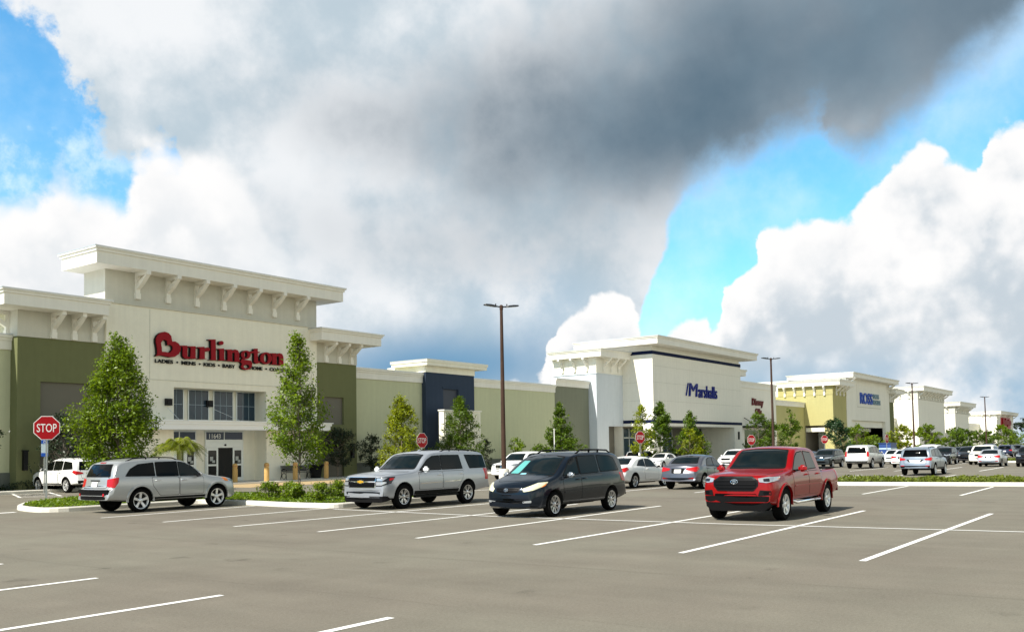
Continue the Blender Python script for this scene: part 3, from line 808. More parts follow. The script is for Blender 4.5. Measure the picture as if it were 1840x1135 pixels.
for y in (51.3, 49.75, 48.25, 46.7, 45.2): bracket(B, 141.86, y, 10.66, .65, 1.4, .22, '-x')
for x in (143.4, 145.2, 147.0): bracket(B, x, 43.96, 10.66, 1.2, 1.4, .22)
t = MB(); wall(t, 148.5, 173.5, 0, 12.2, 43.9, [(150.9, 170.4, -.1, 5.58, .5)], back=False)
t.quad((148.5, 43.9, 0), (148.5, 43.9, 12.2), (148.5, 60, 12.2), (148.5, 60, 0)); t.quad((173.5, 43.9, 0), (173.5, 60, 0), (173.5, 60, 12.2), (173.5, 43.9, 12.2))
t.box(150.9, 170.4, 44.4, 45.2, 4.5, 5.6); t.box(150.9, 170.4, 46.4, 46.9, 3.9, 4.5)
t.build('wall', M_WHITE, B, fix=False)
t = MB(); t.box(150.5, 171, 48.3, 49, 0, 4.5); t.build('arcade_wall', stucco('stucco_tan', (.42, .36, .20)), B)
t = MB(); fascia(t, 147.9, 175.6, 42.5, 53.3, 12.2, 12.98); t.build('eave', [M_TRIM, M_COPING], B)
for x in (149.3, 172.4, 173.2): bracket(B, x, 43.9, 12.2, 1.3, 1.5, .22)
t = MB(); t.box(154.0, 167.6, 43.86, 43.9, 7.72, 7.82); t.box(154.0, 154.08, 43.88, 43.9, 7.8, 11.5); t.build('sign_panel', M_GREYW, B)
letters(B, 'sign_lettering', [('ROSS', (155.5, 162.5, 8.3, 10.15), 0, 0, .012), ('DRESS', (163.1, 166.4, 9.35, 10.15), 1, 0, .02), ('FOR LESS', (163.0, 167.2, 8.35, 9.15), 1, 0, .02)], [M_ROSSB, M_ROSSL], 43.88, .16)
t = MB(); t.box(173.5, 176.8, 44, 60, 0, 9.15); t.build('wing_wall', M_OLIVE, B)
t = MB(); t.box(173.5, 176.85, 43.96, 52, 9.15, 10.7); t.build('wing_frieze', M_GREYW, B)
t = MB(); fascia(t, 173.6, 179.7, 42.6, 52.6, 10.66, 11.45); t.build('wing_eave', [M_TRIM, M_COPING], B)
for x in (174.3, 175.4, 176.5): bracket(B, x, 43.96, 10.66, 1.3, 1.5, .22)

# ---- three far stores
link_wall(176.8, 195.4, 48.4, 6.1, 6.85, M_CREAM, 'low cream wall in shade between the yellow store and a white store', base=0)
def far_store(x0, x1, fx0, fx1, ztop, zf0, zf1, zl, back, label, open_=None, frieze=M_GREYW, n=10):
    B = empty('store_building', ((x0+x1)/2, 44, 0), label, 'store building')
    t = MB(); wall(t, x0, x1, 0, zl, 44, [(open_[0], open_[1], -.1, open_[2], 2.0, 1)] if open_ else [])
    t.quad((x0, 44, 0), (x0, 44, zl), (x0, 60, zl), (x0, 60, 0)); t.quad((x1, 44, 0), (x1, 60, 0), (x1, 60, zl), (x1, 44, zl))
    t.build('wall', [M_WHITE, M_TAUPE], B, fix=False)
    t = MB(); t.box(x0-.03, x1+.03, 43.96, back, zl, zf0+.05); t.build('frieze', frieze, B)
    t = MB(); fascia(t, fx0, fx1, 42.6, back+.6, zf0, zf1); t.build('eave', [M_TRIM, M_COPING], B)
    for k in range(n): bracket(B, x0+.7+k*(x1-x0-1.4)/(n-1), 43.96, zf0, 1.25, 1.45, .26)
    for y in (45.6, 47.4): bracket(B, x0-.03, y, zf0, .8, 1.4, .26, '-x')
    return B
far_store(195.2, 218.6, 194.6, 221.5, 10.3, 12.05, 12.98, 10.35, 49, 'tall white store with a deep row of brackets, right of the yellow store', (199.3, 215.8, 3.95))
link_wall(218.6, 229.7, 48.4, 6.2, 6.9, M_CREAM, 'low cream wall between the tall white store and a lower cream store', base=0)
Bq = far_store(229.7, 245.2, 229.0, 247.8, 8.4, 10.05, 11.0, 8.35, 48.6, 'lower cream store with brackets, next to a tall dark panel', None, M_GREYW, 8)
t = MB(); t.box(245.2, 250.5, 45.5, 60, 0, 8.2); t.build('dark_panel', M_NAVYD, Bq); t = MB(); t.box(245.2, 251.2, 44.6, 60, 8.2, 8.9); t.build('panel_eave', M_TRIM, Bq)
link_wall(250.5, 283.6, 48.4, 6.0, 6.8, M_CREAM, 'low cream wall left of the farthest store', base=0)
Bq = far_store(283.6, 311.5, 282.8, 313.7, 7.5, 9.35, 10.2, 7.5, 51, 'farthest cream store carrying a red lettered sign', None, M_WHITE, 4)
so = letters(Bq, 'sign_lettering', [('Burlington', (290.6, 304.6, 6.0, 8.4), 0, 0, .05)], [M_RED], 43.7, .3)
t = MB(); t.box(290.0, 305.2, 43.72, 44, 5.5, 8.6); t.build('sign_panel', mat('sign_panel_red', (.42, .03, .04), .5), so)
# ================================================================ trees and plants
def leaf_mat(name, dark, light, trans=0.34):
    m = bpy.data.materials.new(name); m.use_nodes = True
    N = NB(m.node_tree); b = m.node_tree.nodes['Principled BSDF']
    out = m.node_tree.nodes['Material Output']
    a = N.n('ShaderNodeAttribute'); a.attribute_name = 'tone'
    col = N.mix(a.outputs['Fac'], dark, light)
    N.put(b.inputs['Base Color'], col)
    b.inputs['Roughness'].default_value = 0.45; b.inputs['Specular IOR Level'].default_value = 0.35
    tr = N.n('ShaderNodeBsdfTranslucent'); N.put(tr.inputs[0], N.mix(1.0, col, (1.6, 1.5, 0.5), 'MULTIPLY'))
    mx = N.n('ShaderNodeMixShader'); mx.inputs[0].default_value = trans
    N.put(mx.inputs[1], b.outputs[0]); N.put(mx.inputs[2], tr.outputs[0])
    N.put(out.inputs[0], mx.outputs[0])
    return m
L_ELM = leaf_mat('leaf_elm', (0.016, 0.056, 0.002), (0.225, 0.320, 0.004))
L_YEL = leaf_mat('leaf_yellow_green', (0.050, 0.095, 0.002), (0.31, 0.35, 0.006))
L_HOL = leaf_mat('leaf_holly', (0.010, 0.042, 0.002), (0.135, 0.215, 0.007))
L_DRK = leaf_mat('leaf_dark', (0.008, 0.018, 0.007), (0.030, 0.052, 0.020), 0.12)
L_PALM = leaf_mat('leaf_palm', (0.06, 0.10, 0.006), (0.26, 0.30, 0.015))
L_GRS = leaf_mat('leaf_grass', (0.07, 0.11, 0.012), (0.22, 0.25, 0.03))
L_GND = leaf_mat('leaf_ground_cover', (0.035, 0.09, 0.004), (0.21, 0.30, 0.010))
M_BARK = mat('bark', (0.16, 0.13, 0.10), 0.9, noise=0.3, nscale=14, bump=0.5, bscale=30)

def leaves_obj(name, cent, nrm, size, tone, m, parent=None, aspect=0.55, rng=None):
    """many leaf-shaped quads as one mesh (crown or ground cover)"""
    n = len(cent)
    r = rng or np.random.default_rng(1)
    nrm = nrm/np.linalg.norm(nrm, axis=1, keepdims=True)
    t = r.normal(size=(n, 3)); t -= nrm*np.sum(t*nrm, 1, keepdims=True); t /= np.linalg.norm(t, axis=1, keepdims=True)
    u = np.cross(nrm, t)
    s = size[:, None]
    a = cent - t*s; c = cent + t*s
    b2 = cent + u*s*aspect + nrm*s*0.18; d = cent - u*s*aspect + nrm*s*0.18
    V = np.stack([a, b2, c, d], 1).reshape(-1, 3)
    me = bpy.data.meshes.new(name)
    me.vertices.add(4*n); me.vertices.foreach_set('co', V.ravel())
    me.loops.add(4*n); me.loops.foreach_set('vertex_index', np.arange(4*n))
    me.polygons.add(n); me.polygons.foreach_set('loop_start', np.arange(n)*4)
    at = me.attributes.new('tone', 'FLOAT', 'FACE'); at.data.foreach_set('value', np.clip(tone, 0, 1))
    me.materials.append(m); me.update(); me.validate()
    return link(name, me, parent)

SHAPES = {
 'ovate': lambda t: np.interp(t, [0, .08, .25, .45, .65, .82, .93, 1], [.45, .78, 1, .98, .78, .46, .22, .06]),
 'cone': lambda t: np.interp(t, [0, .06, .2, .4, .6, .8, .92, 1], [.7, .95, 1, .86, .66, .40, .20, .05]),
 'flame': lambda t: np.interp(t, [0, .08, .22, .38, .55, .70, .82, .92, 1], [.55, .85, 1, .96, .80, .58, .38, .20, .06]),
 'round': lambda t: np.interp(t, [0, .12, .4, .7, .88, 1], [.35, .8, 1, .88, .6, .12]),
 'vase': lambda t: np.interp(t, [0, .10, .3, .55, .75, .9, 1], [.25, .62, .95, 1, .72, .42, .12]),
}
def crown(root, H, zb, W, shape, m, seed, ntw, nl, ls, tw_len=0.55, up=0.55, spikes=0, trunk_r=0.07, limbs=14, lean=0.0, gap=0.25, inner=0.25, tname='trunk'):
    r = np.random.default_rng(seed)
    f = SHAPES[shape]
    hh = H-zb
    ph = r.uniform(0, 6.28, 6)
    def lump(a, t): return 1 + gap*(0.55*np.sin(2*a+ph[0]+5*t)+0.45*np.sin(3*a+ph[1]-7*t)+0.4*np.sin(5*a+ph[2]+11*t))
    # limbs
    tb = MB()
    wob = [(r.normal()*.035*H/6, r.normal()*.035*H/6) for _ in range(7)]
    def axis(z):
        k = min(max(z/H*6, 0), 5.999); i = int(k); q = k-i
        s = min(z/1.0, 1)
        return Vector(((wob[i][0]*(1-q)+wob[i+1][0]*q)*s + lean*z/H, (wob[i][1]*(1-q)+wob[i+1][1]*q)*s, z))
    ztop = zb+hh*0.86
    pts = [axis(ztop*k/9) for k in range(10)]
    tb.tube([Vector((0, 0, -.1))]+pts, [trunk_r*1.35]+[trunk_r*(1-.88*(k/9)**1.1) for k in range(10)], 9)
    ends = []
    for k in range(limbs):
        t = (k+.4)/limbs
        a = k*2.4+r.uniform(-.5, .5)
        R_ = W/2*f(t*.9+.05)*lump(a, t)
        z0 = zb*(0.86)+hh*t*0.72
        p0 = axis(z0); e = Vector((R_*.82*math.cos(a), R_*.82*math.sin(a), z0+R_*up*1.1))+Vector((axis(z0).x, axis(z0).y, 0))
        e.z = min(e.z, H*.97)
        mid = p0.lerp(e, .5)+Vector((0, 0, -.06*R_))+Vector(tuple(r.normal(size=3)*.04))
        rr = trunk_r*(.42-.22*t)
        tb.tube([p0, mid, e], [rr, rr*.6, rr*.18], 5, cap=False)
        ends.append((p0, mid, e))
        for j in range(3):
            q = r.uniform(.35, .85); s = p0.lerp(mid, q*2) if q < .5 else mid.lerp(e, q*2-1)
            d2 = Vector(tuple(r.normal(size=3))) ; d2.z = abs(d2.z)*.8; d2 = (d2.normalized()+(e-p0).normalized()*.7).normalized()*R_*.45
            tb.tube([s, s+d2], [rr*.3, rr*.1], 4, cap=False)
    C = []; NR = []; T = []; SZ = []
    ncl = max(26, ntw//7)
    cl = []
    for _ in range(ncl):
        for _ in range(30):
            t = r.uniform(0, 1)
            if r.uniform() < f(t)**1.1+.06: break
        cl.append((t if len(cl) > 3 else .80+.05*len(cl), r.uniform(0, 6.283), inner+(1-inner)*r.uniform()**0.5, r.beta(2, 2)))
    for k in range(ntw):
        ct, ca, cq, ctone = cl[r.integers(ncl)]
        t = min(max(ct+r.normal()*.045, 0), 1)
        sp_ = .42/max(cq, .3)
        a = ca+r.normal()*sp_*.75
        Rm = W/2*f(t)*lump(a, t)
        q = min(max(cq+r.normal()*.14, .05), 1.12)
        z = zb+hh*t
        ax = axis(z)
        base = np.array([ax.x+Rm*q*math.cos(a), ax.y+Rm*q*math.sin(a), z])
        d = np.array([math.cos(a)*(.75+.3*q), math.sin(a)*(.75+.3*q), up*(.7+.9*t)])+r.normal(size=3)*.35
        L = tw_len*r.uniform(.55, 1.25)
        if k < spikes:
            d = np.array([math.cos(a)*.35, math.sin(a)*.35, 1.0])+r.normal(size=3)*.12; L = tw_len*r.uniform(1.2, 2.1)
            tt = r.uniform(.35, 1.0); Rm = W/2*f(tt)*.9; z = zb+hh*tt*.93; base = np.array([Rm*math.cos(a), Rm*math.sin(a), z])
        d /= np.linalg.norm(d)
        st = base-d*L*.55
        en = st+d*L
        tb.tube([st, en], [.008*max(1, H/6), .003], 3, cap=False)
        n = max(3, int(nl*r.uniform(.6, 1.35)*(0.45 if k < spikes else 1)))
        s = r.uniform(.12, 1.0, n)
        C.append(st+d*(L*s)[:, None]+r.normal(size=(n, 3))*(.085*tw_len/.55))
        NR.append(r.normal(size=(n, 3))*.75+np.array([math.cos(a)*.45, math.sin(a)*.45, .75]))
        T.append(np.full(n, .55*ctone+.45*r.beta(2, 2.2))*.66+r.uniform(0, .42, n))
        SZ.append(ls*r.uniform(.65, 1.3, n))
    tb.build(tname, M_BARK, root, local=True, smooth=60)
    leaves_obj('crown', np.concatenate(C), np.concatenate(NR), np.concatenate(SZ), np.concatenate(T), m, root, rng=r)

def tree(name, x, y, H, zb, W, shape, m, seed, label, cat='tree', group=None, z=0.1, **kw):
    root = empty(name, (x, y, z), label, cat, group)
    crown(root, H-z, max(zb-z, .05), W, shape, m, seed, **kw)
    return root
tree('elm_tree', 21.55, 35.95, 6.5, 1.1, 2.85, 'flame', L_ELM, 11, 'tall bushy elm between the white crossover and the silver crossover, crown to the wing eave', spikes=90, ntw=760, nl=34, ls=.064, tw_len=.70, up=.85, trunk_r=.085, gap=.26)
tree('elm_tree', 23.3, 26.8, 5.95, 1.35, 2.15, 'flame', L_ELM, 5, 'slender elm with bare lower limbs in the planted bed before the store doors', spikes=50, ntw=370, nl=26, ls=.058, tw_len=.58, up=.95, trunk_r=.055, gap=.32, limbs=20)
tree('holly_tree', 45.7, 42.5, 5.4, .35, 2.95, 'cone', L_YEL, 21, 'yellow green cone shaped tree left of the navy block behind a stop sign', ntw=420, nl=26, ls=.075, tw_len=.55, gap=.2)
tree('holly_tree', 54.45, 44.7, 5.65, .3, 3.35, 'flame', L_HOL, 22, 'broad holly tree in front of the cream ribbed screen wall', ntw=420, nl=26, ls=.075, tw_len=.55, gap=.25)
tree('holly_tree', 64.8, 42.5, 5.55, .4, 2.75, 'cone', L_HOL, 23, 'dark green cone tree before the grey olive wall, right of the tallest light pole', ntw=360, nl=24, ls=.085, tw_len=.5, gap=.18)
tree('holly_tree', 72.3, 39, 5.3, .9, 1.75, 'vase', L_YEL, 24, 'thin yellow green tree behind a stop sign at the corner pier of the blue-lettered store', ntw=150, nl=20, ls=.085, tw_len=.5, gap=.3)
tree('holly_tree', 75.8, 39, 5.75, .4, 2.8, 'cone', L_HOL, 25, 'tall dark cone tree standing before the corner of the blue-lettered store', ntw=330, nl=24, ls=.09, tw_len=.5, gap=.18)
tree('holly_tree', 82.3, 39, 4.95, .3, 2.9, 'cone', L_HOL, 26, 'shorter dark cone tree in front of the wide arcade of the blue-lettered store', ntw=320, nl=24, ls=.09, tw_len=.5, gap=.2)
tree('holly_tree', 80.2, 38.2, 3.4, .4, 2.2, 'round', L_YEL, 27, 'low yellow green bushy tree left of the cone tree at the wide arcade', ntw=130, nl=18, ls=.09, tw_len=.5, gap=.3)
tree('oak_tree', 101.6, 40, 5.4, .8, 3.2, 'round', L_HOL, 28, 'loose dark tree just left of the second light pole', ntw=170, nl=18, ls=.11, tw_len=.6, gap=.3)
tree('oak_tree', 104.2, 39.4, 4.6, .6, 2.7, 'round', L_HOL, 38, 'dark bush-like tree touching the second light pole', ntw=130, nl=18, ls=.11, tw_len=.6, gap=.3)
tree('holly_tree', 112.1, 40, 6.0, .5, 3.2, 'cone', L_HOL, 29, 'pointed tree in front of the mustard wall', ntw=170, nl=18, ls=.12, tw_len=.6)
tree('magnolia_tree', 126.7, 39, 5.2, .5, 3.5, 'round', leaf_mat('leaf_deep', (.008, .03, .010), (.03, .075, .02), .15), 30, 'dense very dark tree at the corner of the yellow store', ntw=220, nl=18, ls=.13, tw_len=.6, gap=.12)
tree('oak_tree', 136.0, 39, 4.4, .4, 3.4, 'round', L_GND, 31, 'bright green tree before the white front of the yellow store', ntw=160, nl=18, ls=.13, tw_len=.6)
tree('oak_tree', 141.5, 38.5, 2.9, .3, 4.2, 'round', L_GND, 41, 'low bright green bush right of the bright green tree', ntw=110, nl=16, ls=.13, tw_len=.6)
tree('oak_tree', 155.6, 38, 4.6, .5, 4.1, 'round', L_YEL, 32, 'yellow green tree at the left edge of the tall white store', ntw=160, nl=18, ls=.15, tw_len=.7)
tree('oak_tree', 174.5, 38, 5.0, .5, 4.6, 'round', L_ELM, 33, 'green tree just right of the third light pole', ntw=160, nl=18, ls=.16, tw_len=.7)
for i, (x, h, w, lab) in enumerate([(193.5, 4.5, 5.5, 'dark round tree in front of the gap after the tall white store'), (203.5, 4.4, 5.0, 'dark round tree before the lower cream store'), (222, 4.4, 4.2, 'small tree left of the farthest light pole'), (236, 4.2, 4.0, 'small reddish dark tree right of the farthest light pole'), (251, 5.6, 5.0, 'bright tree below the red sign of the farthest store'), (263, 4.6, 5.6, 'dark green tree right of the bright tree below the red sign'), (281, 3.9, 7.0, 'olive tree at the right edge of the picture')]):
    tree('oak_tree', x, 38, h, .5, w, 'round', [L_HOL, L_HOL, L_HOL, L_HOL, L_ELM, L_HOL, L_ELM][i], 50+i, lab, ntw=110, nl=16, ls=.2, tw_len=.8)
# pines beyond the far stores at the right edge
for i, (x, y, h, lab) in enumerate([(300, 36.5, 11.5, 'tall ragged pine at the right edge beyond the farthest store'), (322, 41.5, 8.5, 'smaller pine behind the tall one at the right edge')]):
    tree('pine_tree', x, y, h, 4.6, 6.0, 'round', L_DRK, 70+i, lab, ntw=90, nl=16, ls=.32, tw_len=1.2, gap=.45, trunk_r=.16)
# dark evergreens against the store walls
tree('podocarpus_tree', 24.9, 46.4, 3.75, .5, 2.3, 'round', L_DRK, 81, 'dark spreading evergreen against the left olive wing behind the white crossover', ntw=230, nl=16, ls=.07, tw_len=.6, gap=.4)
tree('podocarpus_tree', 43.9, 46.7, 3.25, 1.0, 2.5, 'round', L_DRK, 82, 'dark spreading evergreen against the right olive wing', ntw=230, nl=16, ls=.07, tw_len=.6, gap=.4)
tree('podocarpus_tree', 47.6, 47.2, 2.9, .6, 1.75, 'round', L_DRK, 83, 'small dark tree against the sage wall beside the right olive wing', ntw=130, nl=16, ls=.065, tw_len=.45, gap=.3)
tree('podocarpus_tree', 19.9, 44.0, 3.45, 1.9, 1.7, 'round', L_DRK, 84, 'dark branch tips reaching in at the left edge of the picture', ntw=60, nl=14, ls=.065, tw_len=.5, gap=.4)
tree('evergreen_shrub', 59.4, 46, 2.55, .15, 1.15, 'cone', L_DRK, 85, 'narrow dark shrub at the right end of the cream screen wall', 'shrub', ntw=80, nl=14, ls=.075, tw_len=.4, trunk_r=.03)
tree('evergreen_shrub', 63.5, 46, 2.65, .15, 1.5, 'round', L_ELM, 86, 'rounded shrub at the foot of the tallest light pole', 'shrub', ntw=90, nl=14, ls=.08, tw_len=.4, trunk_r=.03)
tree('evergreen_shrub', 63.8, 44, 2.1, .15, 1.9, 'round', L_HOL, 87, 'low shrub left of the dark cone tree before the grey olive wall', 'shrub', ntw=90, nl=14, ls=.08, tw_len=.4, trunk_r=.03)
tree('evergreen_shrub', 71.2, 45, 2.6, .15, 1.9, 'round', L_HOL, 88, 'shrub at the foot of the pale blue wall', 'shrub', ntw=90, nl=14, ls=.08, tw_len=.4, trunk_r=.03)

def palm(x, y, H, label):
    """short feather palm: arching fronds with hanging leaflets"""
    root = empty('palm', (x, y, 0.05), label, 'palm')
    r = np.random.default_rng(4)
    tb = MB(); tb.tube([(0, 0, -.1), (0.02, 0, .9), (0, .02, 1.95)], [.13, .12, .09], 10)
    C = []; NR = []
    V = MB()
    for k in range(64):
        a = k*2.399+r.uniform(-.2, .2); el = r.uniform(.15, 1.35); L = r.uniform(1.1, 1.5)
        p = []
        for j in range(9):
            s = j/8
            out = L*(s*math.cos(el)*.95+.18*s*s); zz = 1.95+L*(s*math.sin(el)*.98-.66*s*s*s)
            p.append(Vector((out*math.cos(a), out*math.sin(a), zz)))
        tb.tube(p, [.014*(1-.8*j/8) for j in range(9)], 4, cap=False)
        for j in range(1, 27):
            s = j/27; i = min(int(s*8), 7); q = s*8-i
            b2 = p[i].lerp(p[i+1], q); d = (p[i+1]-p[i]).normalized(); side = d.cross(Vector((0, 0, 1))).normalized()
            ll = .36*math.sin(math.pi*min(1, s*.9+.1))+.06
            for sg_ in (-1, 1):
                tip = b2+side*sg_*ll*.75+d*ll*.45+Vector((0, 0, -ll*r.uniform(.25, .6)))
                w = d*.016
                V.quad(b2-w, b2+w, tip+w*.3, tip-w*.3, 0)
    tb.build('trunk', M_BARK, root, local=True, smooth=50)
    o = V.build('fronds', L_PALM, root, local=True, fix=False)
    me = o.data; at = me.attributes.new('tone', 'FLOAT', 'FACE'); n = len(me.polygons)
    at.data.foreach_set('value', np.clip(np.repeat(r.beta(2, 2, n//52+1), 52)[:n]*.7+r.uniform(0, .35, n), 0, 1))
palm(27.2, 40.0, 2.7, 'short bright green feather palm behind the silver crossover, left of the doors')

def shrub(x, y, z, H, W, seed, label, m=L_ELM, ntw=110):
    root = empty('shrub', (x, y, z), label, 'shrub', 'shrubs in the planted bed before the doors')
    crown(root, H, .02, W, 'round', m, seed, ntw=ntw, nl=16, ls=.038, tw_len=.24, up=.8, trunk_r=.02, limbs=6, gap=.12, inner=.15, tname='stem')
shrub(21.95, 26.9, .13, .52, .85, 201, 'leftmost clipped shrub in the bed beside the slender elm')
shrub(22.2, 26.0, .13, .50, .65, 202, 'second shrub from the left in the planted bed, left of the elm trunk')
shrub(21.75, 25.2, .13, .48, .52, 203, 'small round shrub directly below the slender elm')
shrub(21.4, 23.5, .13, .54, .85, 204, 'wide shrub in the right half of the planted bed')
shrub(23.3, 24.7, .13, .56, .65, 205, 'rear right shrub in the planted bed, nearest the silver sport utility')

def cover(name, poly, n, z, h, size, m, seed, up=1.0, ybox=None):
    r = np.random.default_rng(seed)
    P = np.array(poly); lo, hi = P.min(0), P.max(0)
    if ybox: lo[1] = max(lo[1], ybox[0]); hi[1] = min(hi[1], ybox[1])
    q = r.uniform(lo, hi, (n*3, 2))
    ins = np.zeros(len(q), bool); j = len(P)-1
    for i in range(len(P)):
        c = (P[i, 1] > q[:, 1]) != (P[j, 1] > q[:, 1])
        xx = (P[j, 0]-P[i, 0])*(q[:, 1]-P[i, 1])/(P[j, 1]-P[i, 1]+1e-12)+P[i, 0]
        ins ^= c & (q[:, 0] < xx); j = i
    q = q[ins][:n]
    k = len(q)
    lump = .55+.45*np.sin(q[:, 0]*2.1+1.3*np.sin(q[:, 1]*1.7))*np.sin(q[:, 1]*2.6+.8)
    zz = z+h*(0.25+.75*lump)*r.uniform(.1, 1, k)
    cent = np.column_stack([q, zz])
    nr = r.normal(size=(k, 3))*.8+np.array([0, 0, up])
    o = leaves_obj(name, cent, nr, size*r.uniform(.6, 1.4, k), r.beta(2, 2, k)*.6+lump*.3+r.uniform(0, .2, k)-.1, m, rng=r)
    return tag(o, kind='stuff')
cover('ground_cover', BED1, 17000, .12, .10, .042, L_GND, 5)
cover('grass', BED2, 16000, .12, .26, .06, L_GRS, 6, up=.1, ybox=(-8, 14))
cover('grass', BED3, 2500, .12, .22, .10, L_GRS, 7, up=.1)
cover('hedge', [(4, 47.5), (27.6, 47.3), (27.6, 47.66), (23.4, 47.75), (23.4, 48.3), (4, 48.3)], 5000, .1, .5, .06, L_DRK, 8)
tag(bpy.data.objects['hedge'], 'low dark hedge along the foot of the left walls', 'hedge', kind='thing')

# ================================================================ light poles
M_POLE = mat('pole_rust', (0.062, 0.036, 0.026), 0.85, spec=.15, noise=0.35, nscale=3, streak=0.3)
M_HEAD = mat('lamp_head', (0.016, 0.018, 0.022), 0.5)
M_LENS = mat('lamp_lens', (0.30, 0.34, 0.36), 0.3)
def light_pole(x, y, H, label):
    root = empty('light_pole', (x, y, 0), label, 'light pole', 'light poles along the parking rows')
    t = MB(); t.lathe([(0, 0), (.26, 0), (.26, .72), (.22, .78), (0, .78)], n=20); t.build('base', M_CONC, root, local=True, smooth=40)
    t = MB(); t.tube([(0, 0, .7), (0, 0, H-.02)], [.125, .075], 14); t.lathe([(.08, 0), (.09, .02), (.09, .22), (.05, .26), (0, .26)], (0, 0, H-.12), n=14); t.build('pole', M_POLE, root, local=True, smooth=40)
    ax = Vector((.83, -.55, 0)).normalized(); nz = Vector((0, 0, 1)); sd = ax.cross(nz)
    for s in (-1, 1):
        t = MB()
        p = lambda u, v, w: tuple(Vector((0, 0, H)) + ax*s*u + sd*v + nz*(w+u*.11))
        t.tube([p(0, 0, .03), p(.26, 0, .03)], .035, 8)
        arm = t.build('lamp_arm', M_HEAD, root, local=True)
        t = MB()
        prof = [(.24, .09, .03), (.34, .15, .05), (.60, .17, .06), (.86, .15, .04), (.92, .11, .02)]
        vs = []
        for u, w, h in prof: vs += [p(u, -w, .0), p(u, w, .0), p(u, w*.8, h+.02), p(u, -w*.8, h+.02)]
        fs = [(0, 1, 2, 3), (16, 19, 18, 17)]
        for k in range(4):
            for j in range(4): fs.append((k*4+j, k*4+4+j, k*4+4+(j+1) % 4, k*4+(j+1) % 4))
        t.add(vs, fs); t.tube([p(.3, 0, .07), p(.3, 0, .16)], .03, 8)
        hd = t.build('lamp_head', M_HEAD, root, local=True)
        t = MB(); t.quad(p(.42, -.11, -.008), p(.84, -.10, -.008), p(.84, .10, -.008), p(.42, .11, -.008)); t.build('lens', M_LENS, hd, local=True)
light_pole(37.71, 28.14, 8.9, 'nearest and tallest light pole, rust brown, before the long sage wall')
light_pole(77.82, 29.28, 9.1, 'second light pole, rising beside the white shop with dark red lettering')
light_pole(123.16, 28.38, 9.1, 'third light pole, standing before the tall white store')
light_pole(166.11, 27.34, 8.9, 'farthest light pole, before the farthest store with the red sign')

# ================================================================ signs and small things
M_STOP = mat('stop_red', (0.36, 0.003, 0.008), 0.5, spec=.2)
M_SWHITE = mat('sign_white', (0.80, 0.78, 0.76), 0.5)
M_GALV = mat('galvanised', (0.30, 0.32, 0.31), 0.5, metal=0.4, noise=0.1)
def stop_sign(x, y, zc, size, nrm, label):
    """octagon on a post; nrm is the way it faces"""
    a = math.atan2(nrm[1], nrm[0])+math.pi/2
    root = empty('stop_sign', (x, y, 0), label, 'stop sign', 'stop signs', rz=a)
    t = MB(); w = .035
    for (x0, x1, y0, y1) in ((-w, w, .012, .02), (-w, -w+.008, .02, .055), (w-.008, w, .02, .055)): t.box(x0, x1, y0, y1, -.1, zc+size*.45)
    t.build('post', M_GALV, root, local=True)
    def octo(s): return [(s/2/math.cos(math.pi/8)*math.cos(math.pi/8+k*math.pi/4), zc+s/2/math.cos(math.pi/8)*math.sin(math.pi/8+k*math.pi/4)) for k in range(8)]
    t = MB(); t.prism(octo(size), 'y', 0.0, .008, 0); t.prism(octo(size*.945), 'y', -.004, -.0002, 1)
    pn = t.build('panel', [M_SWHITE, M_STOP], root, local=True)
    P, F = text_mesh('STOP', (-size*.375, size*.375, zc-size*.175, zc+size*.175), -.005, .004, 0, .004)
    t = MB(); t.add(P, F); t.build('sign_lettering', M_SWHITE, pn, local=True, fix=False)
def facing(x, y, ratio):
    v = Vector((-x, -y)).normalized(); a = -math.acos(ratio)
    # turn towards the driving lane (-y side)
    c, s = math.cos(-a), math.sin(-a)
    return (v.x*c-v.y*s, v.x*s+v.y*c)
for x, y, z, s, q, lab in ((18.74, 36.2, 2.87, .93, 1.0, 'nearest stop sign, large on its post at the left kerb bed'), (43.54, 38.78, 2.4, .92, .70, 'stop sign standing behind the silver long sport utility'), (63.07, 34.12, 2.51, .93, .73, 'stop sign before the thin tree of the blue-lettered store'), (82.44, 33.1, 2.28, .93, .76, 'stop sign above the roof of the red pickup truck'), (106.5, 34.1, 2.34, .93, .78, 'stop sign beside the dense very dark tree'), (104.4, 26.8, 2.25, .93, .38, 'stop sign seen nearly edge on before the white front of the yellow store')):
    stop_sign(x, y, z, s, facing(x, y, q), lab)

r = empty('disabled_parking_sign', (23.3, 45.2, 0), 'small blue and white disabled parking sign behind the nearest stop sign', 'parking sign', rz=R(-20))
t = MB(); t.tube([(0, .03, 0), (0, .03, 2.6)], .03, 8); t.build('post', M_GALV, r, local=True)
t = MB(); t.box(-.15, .15, 0, .008, 1.78, 2.62, 0)
t.box(-.15, .15, -.004, -.0005, 2.40, 2.62, 1); t.box(-.15, .15, -.004, -.0005, 1.78, 1.95, 1)
pn = t.build('panel', [mat('sign_pale_blue', (.55, .66, .72), .5), mat('sign_strong_blue', (.008, .09, .48), .5)], r, local=True)
t = MB(); t.lathe([(.045, 0), (.062, 0)], (0.0, -.007, 2.475), 'y', 16); t.box(-.035, -.02, -.008, -.005, 2.49, 2.565); t.box(-.02, .035, -.008, -.005, 2.49, 2.503)
t.build('wheelchair_mark', M_SWHITE, pn, local=True)
r = empty('sign_post', (46.6, 31.0, 0), 'bare pale post seen edge on before the dark cone tree', 'sign post')
t = MB(); t.tube([(0, 0, 0), (0, 0, 2.9)], .03, 8); t.build('post', M_GALV, r, local=True)
t = MB(); t.box(-.012, .012, -.23, .23, 2.0, 2.95); t.build('panel', M_SWHITE, r, local=True)
r.rotation_euler.z = R(-52)

